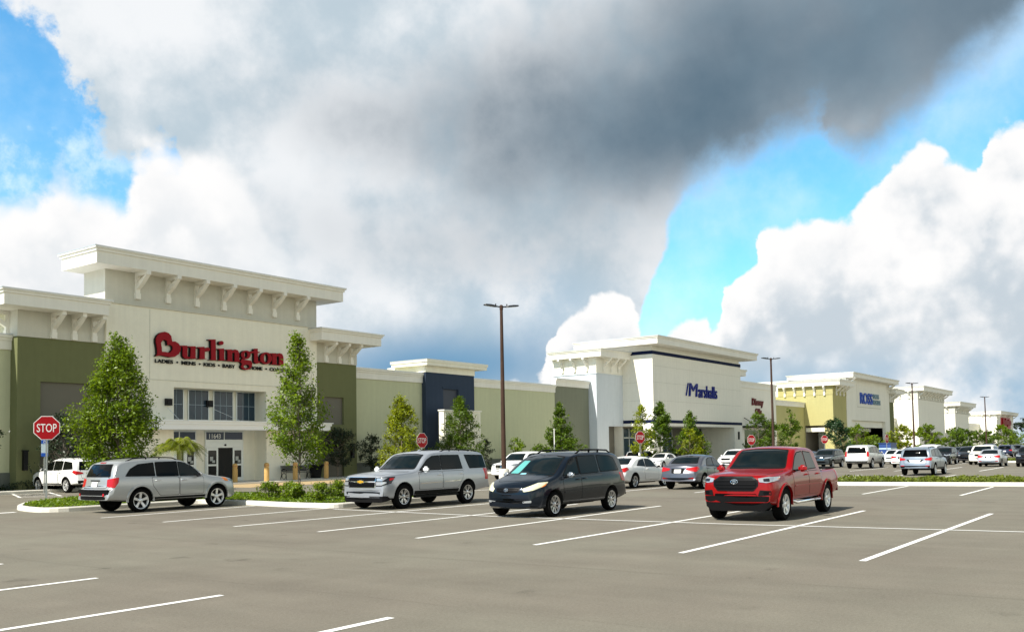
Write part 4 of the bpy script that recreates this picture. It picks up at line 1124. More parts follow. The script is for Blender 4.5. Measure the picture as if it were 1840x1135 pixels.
M_BOLL = mat('bollard_tan', (0.50, 0.31, 0.10), 0.8, noise=0.15, nscale=5, streak=.2)
for i, (x, y, lab) in enumerate(((34.83, 45.7, 'tan bollard before the open doors, leftmost of four'), (36.9, 45.4, 'tan bollard between the doors and the bench'), (38.95, 45.2, 'tan bollard between the black bench and the slender elm trunk'), (41.6, 45.3, 'tan bollard right of the trash can, rightmost of four'))):
    r = empty('bollard', (x, y, .08), lab, 'bollard', 'tan bollards before the store doors')
    t = MB(); t.lathe([(0, 0), (.15, 0), (.15, .80), (.125, .83), (.125, .88), (.15, .91), (.15, 1.0), (.13, 1.08), (.07, 1.12), (0, 1.13)], n=20); t.build('shaft', M_BOLL, r, local=True, smooth=40)
    t = MB(); t.lathe([(.152, .93), (.152, .985)], n=20); t.build('band', mat('bollard_band', (.40, .20, .09), .7), r, local=True)

r = empty('bench', (40.5, 47.05, .1), 'black metal bench against the cream wall right of the doors', 'bench')
t = MB()
for k in range(5): t.box(-1.0, 1.0, -.42+k*.09, -.35+k*.09, .42, .45)
t.build('seat', M_BLACK, r, local=True)
t = MB()
for k in range(5): t.box(-1.0, 1.0, .04+k*.012, .06+k*.012, .50+k*.075, .56+k*.075)
t.build('backrest', M_BLACK, r, local=True)
for sx in (-1.05, 1.05):
    t = MB()
    t.tube([(sx, -.45, 0), (sx, -.40, .25), (sx, -.44, .62), (sx, -.1, .64), (sx, .05, .55)], .028, 7); t.tube([(sx, .12, 0), (sx, .02, .3), (sx, .1, .86)], .028, 7)
    t.tube([(sx, -.40+.2*math.cos(u/8*6.28)+.2, .21+.18*math.sin(u/8*6.28)) for u in range(9)], .018, 6)
    t.build('leg', M_BLACK, r, local=True)
r = empty('trash_can', (42.2, 46.95, .1), 'black flared trash can beside the bench', 'trash can')
t = MB(); t.lathe([(0, 0), (.30, 0), (.33, .1), (.38, .6), (.46, .80), (.47, .84)], n=24)
for k in range(24):
    a = k/24*6.283
    t.tube([(.31*math.cos(a), .31*math.sin(a), .02), (.39*math.cos(a), .39*math.sin(a), .6), (.485*math.cos(a), .485*math.sin(a), .82)], .014, 4)
t.build('body', M_BLACK, r, local=True)
t = MB(); t.lathe([(.50, .82), (.50, .87), (.40, .90), (.20, .90), (.18, .86)], n=24); t.build('lid', M_BLACK, r, local=True, smooth=40)
r = empty('donation_bin', (140.6, 36.0, 0), 'dark blue bin with a pale stripe right of the light silver sport utility', 'bin')
t = MB(); t.box(-1.6, 1.6, -.8, .8, 0, 1.8); t.build('body', mat('bin_blue', (.02, .06, .22), .5), r, local=True)
t = MB(); t.box(-1.63, 1.63, -.83, .83, .95, 1.15); t.build('stripe', mat('bin_stripe', (.45, .58, .66), .5), r, local=True)
t = MB(); t.box(-1.7, 1.7, -.9, .9, 1.8, 1.88); t.build('lid', mat('bin_blue', (0, 0, 0)), r, local=True)
# post boxes and lamps on the wing walls
for x, z, lab in ((23.55, 1.1, 'tall black wall lantern on the left olive wing'), (46.15, 1.35, 'tall black wall lantern on the right olive wing')):
    r = empty('wall_lantern', (x, 47.6, z), lab, 'wall lamp')
    t = MB(); t.box(-.1, .1, -.12, .09, 0, .95); t.build('case', M_BLACK, r, local=True)
    t = MB(); t.box(-.13, .13, -.15, .09, .95, 1.02); t.build('cap', M_BLACK, r, local=True)
# ================================================================ cars
def paint(name, col, metal=0.0, rough=0.32):
    return mat('paint_'+name, col, rough, metal, coat=.5, spec=.12, noise=0.02, nscale=30)
M_TYRE = mat('tyre', (0.005, 0.005, 0.005), 0.9, spec=.08, noise=0.2, nscale=20)
M_ALLOY = mat('alloy', (0.52, 0.52, 0.52), 0.32, metal=0.85)
M_STEELW = mat('alloy_bright', (0.68, 0.68, 0.68), 0.35, metal=0.6)
M_WELL = mat('wheel_well', (0.006, 0.006, 0.006), 0.95)
M_PLAST = mat('black_plastic', (0.006, 0.006, 0.0065), 0.65, spec=.12)
M_CGLASS = mat('car_glass', (0.0012, 0.0016, 0.0018), 0.04, spec=0.16)
M_WSHIELD = mat('windscreen', (0.0040, 0.0075, 0.0078), 0.04, spec=0.26, noise=.6, nscale=2.5)
M_RUB = mat('rubber', (0.006, 0.006, 0.006), 0.7, spec=.15)
M_LAMP = mat('lamp_clear', (0.42, 0.44, 0.46), 0.12, metal=0.5, coat=.6)
M_LAMPY = mat('lamp_hazed', (0.62, 0.60, 0.42), 0.25, coat=0.6)
M_LAMPD = mat('lamp_inner_dark', (0.012, 0.012, 0.014), 0.15, coat=.4, spec=.2)
M_TAIL = mat('tail_red', (0.42, 0.004, 0.005), 0.25, coat=.4, spec=.25)
M_AMBER = mat('lamp_amber', (0.75, 0.20, 0.01), 0.15, coat=1.0)
M_CHROME = mat('chrome', (0.80, 0.80, 0.80), 0.08, metal=1.0)
M_GRILLE = mat('grille_black', (0.0025, 0.0025, 0.003), 0.5, spec=.08)
M_GBAR = mat('grille_bar', (0.006, 0.006, 0.0065), 0.45, spec=.12)
M_PLATE = mat('plate_white', (0.62, 0.62, 0.60), 0.5)
M_GOLD = mat('emblem_gold', (0.75, 0.42, 0.03), 0.25, metal=0.5)
M_GAP = mat('panel_gap', (0.006, 0.006, 0.006), 0.8)

def pchip(pts):
    x = np.array([p[0] for p in pts], float); y = np.array([p[1] for p in pts], float)
    h = np.diff(x); d = np.diff(y)/h
    m = np.zeros(len(x)); m[0], m[-1] = d[0], d[-1]
    for i in range(1, len(x)-1):
        if d[i-1]*d[i] > 0:
            w1, w2 = 2*h[i]+h[i-1], h[i]+2*h[i-1]
            m[i] = (w1+w2)/(w1/d[i-1]+w2/d[i])
    def f(q):
        q = np.clip(q, x[0], x[-1]); i = np.clip(np.searchsorted(x, q)-1, 0, len(h)-1)
        t = (q-x[i])/h[i]
        return (2*t**3-3*t**2+1)*y[i]+(t**3-2*t**2+t)*h[i]*m[i]+(-2*t**3+3*t**2)*y[i+1]+(t**3-t**2)*h[i]*m[i+1]
    return f
def grow(poly, e):
    """offset a polygon outwards by e"""
    n = len(poly); A = sum(poly[i][0]*poly[(i+1) % n][1]-poly[(i+1) % n][0]*poly[i][1] for i in range(n))
    s = 1 if A > 0 else -1
    out = []
    for i in range(n):
        p, a, c = Vector(poly[i]), Vector(poly[i-1]), Vector(poly[(i+1) % n])
        u, v = (p-a).normalized(), (c-p).normalized()
        nn = (Vector((u.y, -u.x))+Vector((v.y, -v.x)))
        if nn.length < 1e-4: nn = Vector((u.y, -u.x))
        nn.normalize()
        k = max(.45, nn.dot(Vector((u.y, -u.x))))
        q = p+nn*(e*s/k); out.append((q.x, q.y))
    return out
WHEELS = {}
def wheel_meshes(r, w, style, alloy):
    key = (r, w, style, alloy.name)
    if key in WHEELS: return WHEELS[key]
    rr = r*(.70 if style not in ('truck', 'twin') else .62)
    T = MB(); T.lathe([(rr, -w/2+.015), (rr+.02, -w/2), (r*.93, -w/2+.004), (r*.985, -w/2+.03), (r, -w/2+.06), (r, w/2-.06), (r*.985, w/2-.03), (r*.93, w/2-.004), (rr+.02, w/2), (rr, w/2-.015), (rr-.01, 0), (rr, -w/2+.015)], axis='y', n=36)
    tyre = T.mesh('tyre', M_TYRE, smooth=40)
    B = MB(); B.lathe([(0, -w*.08), (rr-.005, -w*.08), (rr-.005, w*.3), (0, w*.3)], axis='y', n=28)
    back = B.mesh('wheel', M_WELL, smooth=40)
    A = MB(); A.lathe([(rr-.03, -w*.25), (rr-.012, -w/2+.012), (rr+.008, -w/2+.004), (rr+.008, -w/2+.016), (rr-.005, -w*.1)], axis='y', n=36)
    y0, y1 = -w/2+.045, -w/2+.02
    A.lathe([(0, -w/2+.012), (.045, -w/2+.014), (.07, -w/2+.03), (.078, -w*.15)], axis='y', n=20)
    def spoke(a, wi, wo, ri=.05, ro=None, tw=0):
        ro = ro or rr-.008
        c, s = math.cos(a), math.sin(a); c2, s2 = math.cos(a+tw), math.sin(a+tw)
        P = lambda rad, t, y, cc, ss: (rad*cc-t*ss, y, rad*ss+t*cc)
        A.add([P(ri, -wi, y0, c, s), P(ri, wi, y0, c, s), P(ro, wo, y1, c2, s2), P(ro, -wo, y1, c2, s2), P(ri, -wi, y0+.04, c, s), P(ri, wi, y0+.04, c, s), P(ro, wo, y1+.04, c2, s2), P(ro, -wo, y1+.04, c2, s2)],
              [(0, 1, 2, 3), (4, 7, 6, 5), (0, 4, 5, 1), (1, 5, 6, 2), (2, 6, 7, 3), (3, 7, 4, 0)])
    if style == 'five':
        for k in range(5): spoke(k*1.2566+.3, .030, .045)
    elif style == 'truck':
        for k in range(6): spoke(k*1.0472+.2, .034, .042)
    elif style == 'twin':
        for k in range(6):
            spoke(k*1.0472-.10, .014, .016, tw=-.06); spoke(k*1.0472+.12, .014, .016, tw=.06)
    elif style == 'multi':
        for k in range(9): spoke(k*.698-.06, .010, .012, tw=-.03); spoke(k*.698+.07, .010, .012, tw=.03)
    else:
        for k in range(7): spoke(k*.8976, .020, .028)
    rim = A.mesh('rim', alloy, smooth=35)
    WHEELS[key] = (back, tyre, rim)
    return WHEELS[key]

class Car:
    def __init__(s, name, label, cat, sp, body_mat, loc, rz, sc, group=None):
        s.sp = sp; s.pm = body_mat
        L, W = sp['L'], sp['W']
        fo = sp['fo']
        c, n = math.cos(rz), math.sin(rz)
        s.root = empty(name, (loc[0]-sc*fo*c, loc[1]-sc*fo*n, 0), label, cat, group, rz, sc)
        s.shell()
    def shell(s):
        sp = s.sp; L, W = sp['L'], sp['W']
        top, bot, belt, plan = pchip(sp['top']), pchip(sp['bot']), pchip(sp['belt']), pchip(sp.get('plan') or [(0, .86), (.12, .93), (.4, .985), (.9, 1), (L*.55, 1), (L-.7, .985), (L-.2, .955), (L, .90)])
        tum = sp.get('tum', .24)
        bf = pchip([(0, sp.get('nose', .20)), (.8, .16), (1.7, .13), (2.4, .02), (2.8, 0), (L-1.0, 0), (L-.4, -sp.get('tail', .07)), (L, -sp.get('tail', .07)-.03)])
        q = np.linspace(0, L, 4000); zt = top(q)
        arc = np.concatenate([[0], np.cumsum(np.hypot(np.diff(q), np.diff(zt)))])
        n = int(arc[-1]/sp.get('step', .055))
        xs = np.interp(np.linspace(0, arc[-1], n), arc, q)
        rings = []
        for x in xs:
            zt, zb, w = float(top(x)), float(bot(x)), W/2*float(plan(x))
            g = min(max((zt-zb)/.9, .25), 1)
            cr, rc = .045*g, .085*g
            bl = min(float(belt(x)), zt-cr-rc-.012)
            zb = min(zb, bl-.05)
            lo = [(0, .86), (.05, .945), (.16, .975), (.34, .993), (.55, 1.0), (.74, .994), (.90, .974), (1.0, .952)]
            pts = [(0, zb), (w*.5, zb)] + [(w*f, zb+t*(bl-zb)) for t, f in lo]
            zu = zt-cr-rc
            yu = lambda z: w*.944-tum*(z-bl)
            for f in (.10, .35, .65, .9): pts.append((yu(bl+f*(zu-bl)), bl+f*(zu-bl)))
            ye = yu(zu)
            for a in (0, 25, 50, 72, 90):
                pts.append((ye-rc*(1-math.cos(R(a)))*1.15, zu+rc*math.sin(R(a))))
            y9 = pts[-1][0]
            pts += [(y9*.72, zt-cr*.52), (y9*.38, zt-cr*.15), (0, zt)]
            b = float(bf(x))
            rings.append([(x+b*(y/(W/2))**2, y, z) for y, z in pts])
        m = len(rings[0])
        V = []; F = []
        for rg in rings:
            V += rg + [(x, -y, z) for x, y, z in rg[1:-1]][::-1]
        k = 2*m-2
        for i in range(len(rings)-1):
            for j in range(k): F.append((i*k+j, i*k+(j+1) % k, (i+1)*k+(j+1) % k, (i+1)*k+j))
        F += [tuple(range(k))[::-1], tuple((len(rings)-1)*k+j for j in range(k))]
        me = bpy.data.meshes.new('body'); me.from_pydata(V, [], F)
        bm = bmesh.new(); bm.from_mesh(me); bmesh.ops.recalc_face_normals(bm, faces=bm.faces)
        s.bvh = BVHTree.FromBMesh(bm)
        bm.to_mesh(me); bm.free()
        me.materials.append(s.pm); me.materials.append(M_WELL)
        # wheel wells and load bed are cut out of the closed shell
        C = MB(); r = sp['r']+.06
        for xa in (sp['fo'], sp['fo']+sp['wb']):
            for sg in (-1, 1):
                y0, y1 = sg*(W/2-.42), sg*(W/2+.3)
                pf = [(xa+r*math.cos(a), sp['r']+.02+r*math.sin(a)) for a in np.linspace(0, 2*math.pi, 29)[:-1]]
                C.prism(pf, 'y', min(y0, y1), max(y0, y1), 1)
        if 'bed' in sp:
            x0, x1, yy, zf = sp['bed']; C.box(x0, x1, -yy, yy, zf, 2.5, 1)
        cm = C.mesh('cutter', [s.pm, M_WELL])
        a = bpy.data.objects.new('body', me); c = bpy.data.objects.new('cutter', cm)
        COL.objects.link(a); COL.objects.link(c)
        md = a.modifiers.new('cut', 'BOOLEAN'); md.operation = 'DIFFERENCE'; md.object = c; md.solver = 'EXACT'; md.material_mode = 'INDEX'
        dg = bpy.context.evaluated_depsgraph_get(); dg.update()
        nm = bpy.data.meshes.new_from_object(a.evaluated_get(dg))
        a.modifiers.clear(); a.data = nm; nm.name = 'body'
        bpy.data.objects.remove(c); bpy.data.meshes.remove(cm); bpy.data.meshes.remove(me)
        sharp(nm, 34)
        a.parent = s.root; s.body = a
        for xa in (sp['fo'], sp['fo']+sp['wb']):
            for sg in (-1, 1):
                bk, ty, ri = wheel_meshes(sp['r'], sp.get('tw', .225), sp['wheel'], sp.get('alloy', M_ALLOY))
                w = link('wheel', bk, s.root, (xa, sg*(W/2-sp.get('tw', .225)/2-.02), sp['r']))
                if sg > 0: w.rotation_euler = (0, 0, math.pi)
                link('tyre', ty, w); link('rim', ri, w)
    # ---- patches laid on the shell
    def cast(s, poly, O, U, V, D, off, grid):
        bm = bmesh.new()
        bm.faces.new([bm.verts.new((p[0], p[1], 0)) for p in poly])
        for ax in (0, 1):
            lo = min(p[ax] for p in poly); hi = max(p[ax] for p in poly)
            n = max(1, int((hi-lo)/grid)+1)
            for k in range(1, n):
                co = [0, 0, 0]; no = [0, 0, 0]; co[ax] = lo+(hi-lo)*k/n; no[ax] = 1
                bmesh.ops.bisect_plane(bm, geom=bm.verts[:]+bm.edges[:]+bm.faces[:], plane_co=co, plane_no=no)
        bmesh.ops.triangulate(bm, faces=[f for f in bm.faces if len(f.verts) > 4])
        for v in bm.verts:
            o = O+U*v.co.x+V*v.co.y
            h = s.bvh.ray_cast(o-D*6, D)
            p = h[0]
            if p is None: p = s.bvh.find_nearest(o)[0]
            v.co = p-D*off
        ed = [e for e in bm.edges if len(e.link_faces) == 1]
        ex = bmesh.ops.extrude_edge_only(bm, edges=ed)
        for g in ex['geom']:
            if isinstance(g, bmesh.types.BMVert): g.co += D*(off+.02)
        bmesh.ops.recalc_face_normals(bm, faces=bm.faces)
        bm.verts.index_update()
        vs = [v.co[:] for v in bm.verts]; fs = [tuple(v.index for v in f.verts) for f in bm.faces]
        bm.free()
        return vs, fs
    def frame(s, d):
        if d == 'L': return Vector((0, 0, 0)), Vector((1, 0, 0)), Vector((0, 0, 1)), Vector((0, 1, 0))
        if d == 'R': return Vector((0, 0, 0)), Vector((1, 0, 0)), Vector((0, 0, 1)), Vector((0, -1, 0))
        if d == 'F': return Vector((0, 0, 0)), Vector((0, 1, 0)), Vector((0, 0, 1)), Vector((1, 0, 0))
        if d == 'B': return Vector((s.sp['L'], 0, 0)), Vector((0, 1, 0)), Vector((0, 0, 1)), Vector((-1, 0, 0))
        if d == 'T': return Vector((0, 0, 0)), Vector((1, 0, 0)), Vector((0, 1, 0)), Vector((0, 0, -1))
    def patch(s, name, d, layers, parent=None, rad=.02, grid=.07):
        """layers: (polygon, material, offset) drawn over each other as one part"""
        mb = MB(); mats = []
        for poly, m, off in layers:
            if isinstance(d, tuple):     # corner view: ('F' or 'B', degrees, side); polygon of 3-d points
                kind, ang, sg = d
                a = R(ang)
                D = Vector((math.cos(a), -sg*math.sin(a), 0)) if kind == 'F' else Vector((-math.cos(a), -sg*math.sin(a), 0))
                U = Vector((D.y, -D.x, 0)); V = Vector((0, 0, 1)); O = Vector((0, 0, 0))
                pl = [(Vector((p[0], p[1]*sg, 0)).dot(U), p[2]) for p in poly]
            else:
                O, U, V, D = s.frame(d); pl = poly
            if rad: pl = rounded([tuple(p) for p in pl], rad, 3)
            vs, fs = s.cast(pl, O, U, V, D, off, grid)
            if m not in mats: mats.append(m)
            mb.add(vs, fs, mats.index(m))
        return mb.build(name, mats, parent or s.root, local=True, smooth=40, fix=False)
    def both(s, name, layers, **k):
        out = []
        for d in ('L', 'R'): out.append(s.patch(name, d, layers, **k))
        return out
    def door(s, poly, hx=None, hz=None, hmat=None):
        for d in ('L', 'R'):
            o = s.patch('door', d, [(grow(poly, .012), M_GAP, .0012), (poly, s.pm, .0045)], rad=.05, grid=.06)
            if hx:
                sg = -1 if d == 'L' else 1
                h = s.bvh.ray_cast(Vector((hx, sg*6, hz)), Vector((0, -sg, 0)))[0]
                t = MB(); y = h.y
                t.tube([(hx-.10, y, hz), (hx-.08, y+sg*.04, hz+.004), (hx+.08, y+sg*.04, hz+.004), (hx+.10, y, hz)], .017, 8)
                t.build('handle', hmat or s.pm, o, local=True, smooth=50)
    def hood(s, x0, x1, y0, y1):
        poly = [(x0, -y0), (x1, -y1), (x1, y1), (x0, y0)]
        return s.patch('hood', 'T', [(grow(poly, .014), M_GAP, .001), (poly, s.pm, .0045)], rad=.10, grid=.07)
    def tailgate(s, z0, z1, y0, y1):
        poly = [(-y0, z0), (y0, z0), (y1, z1), (-y1, z1)]
        return s.patch('tailgate', 'B', [(grow(poly, .014), M_GAP, .001), (poly, s.pm, .004)], rad=.06, grid=.06)
    def window(s, poly, m=None, rad=.035, trim=.022):
        s.both('window', [(grow(poly, trim), M_RUB, .006), (poly, m or M_CGLASS, .0085)], rad=rad)
    def windscreen(s, d, poly, m=None, rad=.05, name='windscreen', trim=.028):
        return s.patch(name, d, [(grow(poly, trim), M_RUB, .006), (poly, m or M_WSHIELD, .0095)], rad=rad, grid=.06)
    def mirror(s, x, z, m, size=(.12, .20, .16), out=.10):
        for sg in (-1, 1):
            h = s.bvh.ray_cast(Vector((x, sg*6, z)), Vector((0, -sg, 0)))[0]
            y = h.y+sg*(out+size[1]/2)
            bm = bmesh.new(); bmesh.ops.create_cube(bm, size=1.0)
            bmesh.ops.bevel(bm, geom=bm.edges[:], offset=.28, segments=3, affect='EDGES')
            for v in bm.verts:
                k = 1-.25*(v.co.z+.5)
                v.co = Vector((x+v.co.x*size[0]*k, y+v.co.y*size[1]*(1-.2*abs(v.co.x)), z+.06+v.co.z*size[2]))
            me = bpy.data.meshes.new('mirror'); bm.to_mesh(me); bm.free(); me.materials.append(m); sharp(me, 40)
            o = link('mirror', me, s.root)
            t = MB(); t.tube([(x+.02, h.y-sg*.02, z), (x+.01, y-sg*size[1]*.3, z+.03)], .028, 6); t.build('mirror_arm', M_PLAST, o, local=True)
            t = MB(); xx = x+size[0]*.5+.002
            t.quad((xx, y-size[1]*.36, z+.06-size[2]*.34), (xx, y+size[1]*.36, z+.06-size[2]*.34), (xx, y+size[1]*.33, z+.06+size[2]*.3), (xx, y-size[1]*.33, z+.06+size[2]*.3)); t.build('mirror_glass', M_LAMPD, o, local=True)
    def flare(s, m, wide=.05, off=.018, name='wheel_arch'):
        sp = s.sp; r = sp['r']+.06
        for xa in (sp['fo'], sp['fo']+sp['wb']):
            for sg, d in ((-1, 'L'), (1, 'R')):
                t = MB(); ps = []
                O, U, V, D = s.frame(d)
                A = np.linspace(-.12, math.pi+.12, 22)
                rows = []
                for rad_, o in ((r-.004, -.03), (r-.004, off), (r+wide*.7, off), (r+wide, -.004)):
                    row = []
                    for a in A:
                        x, z = xa+rad_*math.cos(a), sp['r']+.02+rad_*math.sin(a)
                        xs, zs = xa+(r+.03)*math.cos(a), sp['r']+.02+(r+.03)*math.sin(a)
                        h = s.bvh.ray_cast(Vector((xs, sg*6, max(zs, float(pchip(sp['bot'])(xs))+.06))), D)[0]
                        y = h.y if h is not None else sg*sp['W']/2*.97
                        row.append((x, y+sg*o, z))
                    rows.append(row)
                for a, b in zip(rows[:-1], rows[1:]):
                    for i in range(len(A)-1): t.quad(a[i], a[i+1], b[i+1], b[i])
                t.build(name, m, s.root, local=True, smooth=50)
    def plate(s, d, z, w=.30, h=.15, y=0, m=None):
        return s.patch('number_plate', d, [([(y-w/2-.01, z-h/2-.01), (y+w/2+.01, z-h/2-.01), (y+w/2+.01, z+h/2+.01), (y-w/2-.01, z+h/2+.01)], M_PLAST, .004), ([(y-w/2, z-h/2), (y+w/2, z-h/2), (y+w/2, z+h/2), (y-w/2, z+h/2)], m or M_PLATE, .012)], rad=0, grid=.2)
    def rails(s, x0, x1, y, m=M_PLAST, h=.05, n=3, r=.018):
        tp = []
        for sg in (-1, 1):
            t = MB(); P = []
            for k in range(9):
                x = x0+(x1-x0)*k/8
                q = s.bvh.ray_cast(Vector((x, sg*y, 6)), Vector((0, 0, -1)))[0]
                P.append(Vector((x, sg*y, q.z+(h if 0 < k < 8 else -.01))))
            t.tube(P, r, 7)
            for k in range(1, n+1):
                i = round(k*8/(n+1)); t.tube([P[i]-Vector((0, 0, h+.02)), P[i]], r*1.2, 6)
            t.build('roof_rail', m, s.root, local=True, smooth=50)
    def valance(s, name, z0, z1, yw, m, d='F', off=.025, zref=None, lean=.05, depth=.30):
        """a solid lower bumper that follows the plan curve of the nose or tail"""
        O, U, V, D = s.frame(d)
        zr = zref or (z0+z1)/2
        Y = np.linspace(-yw, yw, 25); rows = []
        for y in Y:
            o = O+U*y+V*zr
            h = s.bvh.ray_cast(o-D*6, D)[0]
            if h is None: h = s.bvh.find_nearest(o)[0]
            f = abs(y)/yw; cut = (z1-z0)*.30*max(0, f-.82)/.18
            a = h-D*off
            rows.append([(a.x, y, z1), (a.x+D.x*lean, y, z0+cut), (a.x+D.x*depth, y, z0+cut+.02), (a.x+D.x*depth, y, z1)])
        t = MB()
        for p, q in zip(rows[:-1], rows[1:]):
            for k in range(4): t.quad(p[k], p[(k+1) % 4], q[(k+1) % 4], q[k])
        t.quad(*rows[0]); t.quad(*rows[-1][::-1])
        return t.build(name, m, s.root, local=True, smooth=40)
    def under(s, zs=None):
        """axle and exhaust so the car is not hollow below"""
        sp = s.sp; t = MB()
        for xa in (sp['fo'], sp['fo']+sp['wb']): t.tube([(xa, -sp['W']/2+.2, sp['r']), (xa, sp['W']/2-.2, sp['r'])], .06, 8)
        t.box(sp['fo']+.3, sp['fo']+sp['wb']-.3, -.5, .5, float(pchip(sp['bot'])(sp['L']/2))-.05, float(pchip(sp['bot'])(sp['L']/2))+.02)
        t.build('underbody', M_WELL, s.root, local=True)

def ellipse(cx, cz, a, b, n=20): return [(cx+a*math.cos(2*math.pi*k/n), cz+b*math.sin(2*math.pi*k/n)) for k in range(n)]
def ring_emblem(c, d, cx, cz, a, m, name='emblem'):
    """three crossed ovals"""
    O, U, V, D = c.frame(d)
    t = MB()
    for ea_, eb, oz in ((a, a*.66, 0), (a*.32, a*.60, 0), (a*.66, a*.24, a*.32)):
        pts = []
        for k in range(25):
            an = 2*math.pi*k/24
            o = O+U*(cx+ea_*math.cos(an))+V*(cz+oz+eb*math.sin(an))
            h = c.bvh.ray_cast(o-D*6, D)[0]
            if h is None: h = o
            pts.append(h-D*.03)
        t.tube(pts, a*.10, 6, cap=False)
    return t.build(name, m, c.root, local=True, smooth=60)

# ---- red four-door pickup
SP = dict(L=5.39, W=1.90, H=1.79, wb=3.235, fo=.93, r=.385, tw=.25, wheel='truck', alloy=M_STEELW, tum=.26, nose=.20, tail=.03,
    top=[(0, .62), (.012, .80), (.035, .98), (.07, 1.07), (.15, 1.115), (.5, 1.165), (1.2, 1.225), (1.34, 1.25), (2.02, 1.68), (2.2, 1.75), (2.6, 1.785), (3.0, 1.785), (3.4, 1.75), (3.54, 1.70), (3.62, 1.45), (3.68, 1.20), (3.72, 1.165), (4.2, 1.165), (5.22, 1.175), (5.30, 1.15), (5.335, 1.0), (5.35, .8), (5.39, .62)],
    bot=[(0, .46), (.15, .40), (.6, .38), (1.5, .44), (4.7, .46), (5.1, .52), (5.39, .56)], belt=[(0, 1.0), (.5, 1.03), (1.3, 1.12), (3.6, 1.14), (5.39, 1.10)], bed=(3.80, 5.23, .70, .72))
RED = paint('red', (0.225, 0.001, 0.002), 0.0, .3)
c = Car('pickup_truck', 'bright red four door pickup truck with black grille, parked alone in the near stalls', 'pickup truck', SP, RED, (20.86, 8.47), R(.6), .940)
c.windscreen('F', [(-.70, 1.255), (.70, 1.255), (.60, 1.665), (.25, 1.70), (-.25, 1.70), (-.60, 1.665)])
c.window([(1.62, 1.20), (2.60, 1.20), (2.60, 1.635), (2.22, 1.61), (2.0, 1.51)]); c.window([(2.70, 1.20), (3.36, 1.215), (3.22, 1.60), (2.70, 1.64)])
c.windscreen('B', [(-.60, 1.30), (.60, 1.30), (.52, 1.62), (-.52, 1.62)], M_CGLASS, name='rear_window')
c.hood(.30, 1.24, .66, .78); c.tailgate(.72, 1.13, .74, .74)
c.door([(1.50, .56), (2.62, .56), (2.62, 1.13), (1.50, 1.13)], 2.48, 1.06); c.door([(2.66, .56), (3.33, .56), (3.50, .86), (3.50, 1.14), (2.66, 1.14)], 3.36, 1.06)
c.flare(RED, .06, .03)
hexg = [(-.40, 1.055), (.40, 1.055), (.53, .96), (.53, .87), (.44, .765), (-.44, .765), (-.53, .87), (-.53, .96)]
g = c.patch('grille', 'F', [(grow(hexg, .03), M_GBAR, .02), (hexg, M_GRILLE, .026)], rad=.03)
for z in (.83, .90, .99): c.patch('grille_bar', 'F', [([(-.50, z-.012), (.50, z-.012), (.50, z+.012), (-.50, z+.012)], M_GBAR, .036)], parent=g, rad=0)
ring_emblem(c, 'F', 0, .955, .085, M_CHROME)
for sg in (-1, 1):
    h = c.patch('headlight', ('F', 38, sg), [([(.1, .56, 1.03), (.1, .58, .945), (.15, .74, .925), (.5, .93, .985), (.62, .955, 1.06), (.2, .80, 1.07)], M_LAMP, .012), ([(.1, .70, 1.02), (.1, .70, .955), (.2, .80, .955), (.2, .80, 1.03)], M_LAMPD, .015), ([(.45, .93, .995), (.55, .955, 1.02), (.55, .955, 1.05), (.45, .93, 1.04)], M_AMBER, .015)], rad=.015, grid=.05)
    c.patch('fog_lamp_pod', 'F', [([(sg*.56, .62), (sg*.84, .64), (sg*.84, .735), (sg*.60, .755)], M_PLAST, .012), ([(sg*.68, .65), (sg*.80, .655), (sg*.80, .72), (sg*.68, .725)], M_GRILLE, .016)], rad=.02)
c.valance('lower_bumper', .25, .605, .80, M_PLAST, off=.025, zref=.61, lean=.06)
c.patch('grille', 'F', [([(-.52, .60), (.52, .60), (.52, .668), (-.52, .668)], M_GRILLE, .014)], rad=.02)
for sg in (-1, 1):
    t = MB(); t.tube([(1.52, sg*.86, .45), (1.62, sg*.95, .40), (3.42, sg*.95, .40), (3.52, sg*.86, .45)], .038, 8); t.build('step_bar', M_CHROME, c.root, local=True, smooth=50)
    c.patch('tail_lamp', ('B', 40, sg), [([(5.3, .78, 1.10), (5.3, .78, .80), (5.1, .93, .80), (5.1, .93, 1.10)], M_TAIL, .01)])
c.both('side_moulding', [([(1.55, .79), (3.45, .80), (3.45, .835), (1.55, .825)], paint('red_dark', (.30, .006, .01)), .016)], rad=.01)
t = MB(); t.tube([(5.42, -.85, .60), (5.42, .85, .60)], .075, 10); t.build('rear_bumper', M_CHROME, c.root, local=True)
c.mirror(1.78, 1.17, RED, (.14, .22, .17), .08); c.under()
t = MB(); t.box(3.74, 5.28, -.80, -.72, 1.15, 1.20); t.box(3.74, 5.28, .72, .80, 1.15, 1.20); t.box(5.22, 5.29, -.72, .72, 1.16, 1.195); t.build('bed_rail_cap', M_PLAST, c.root, local=True)

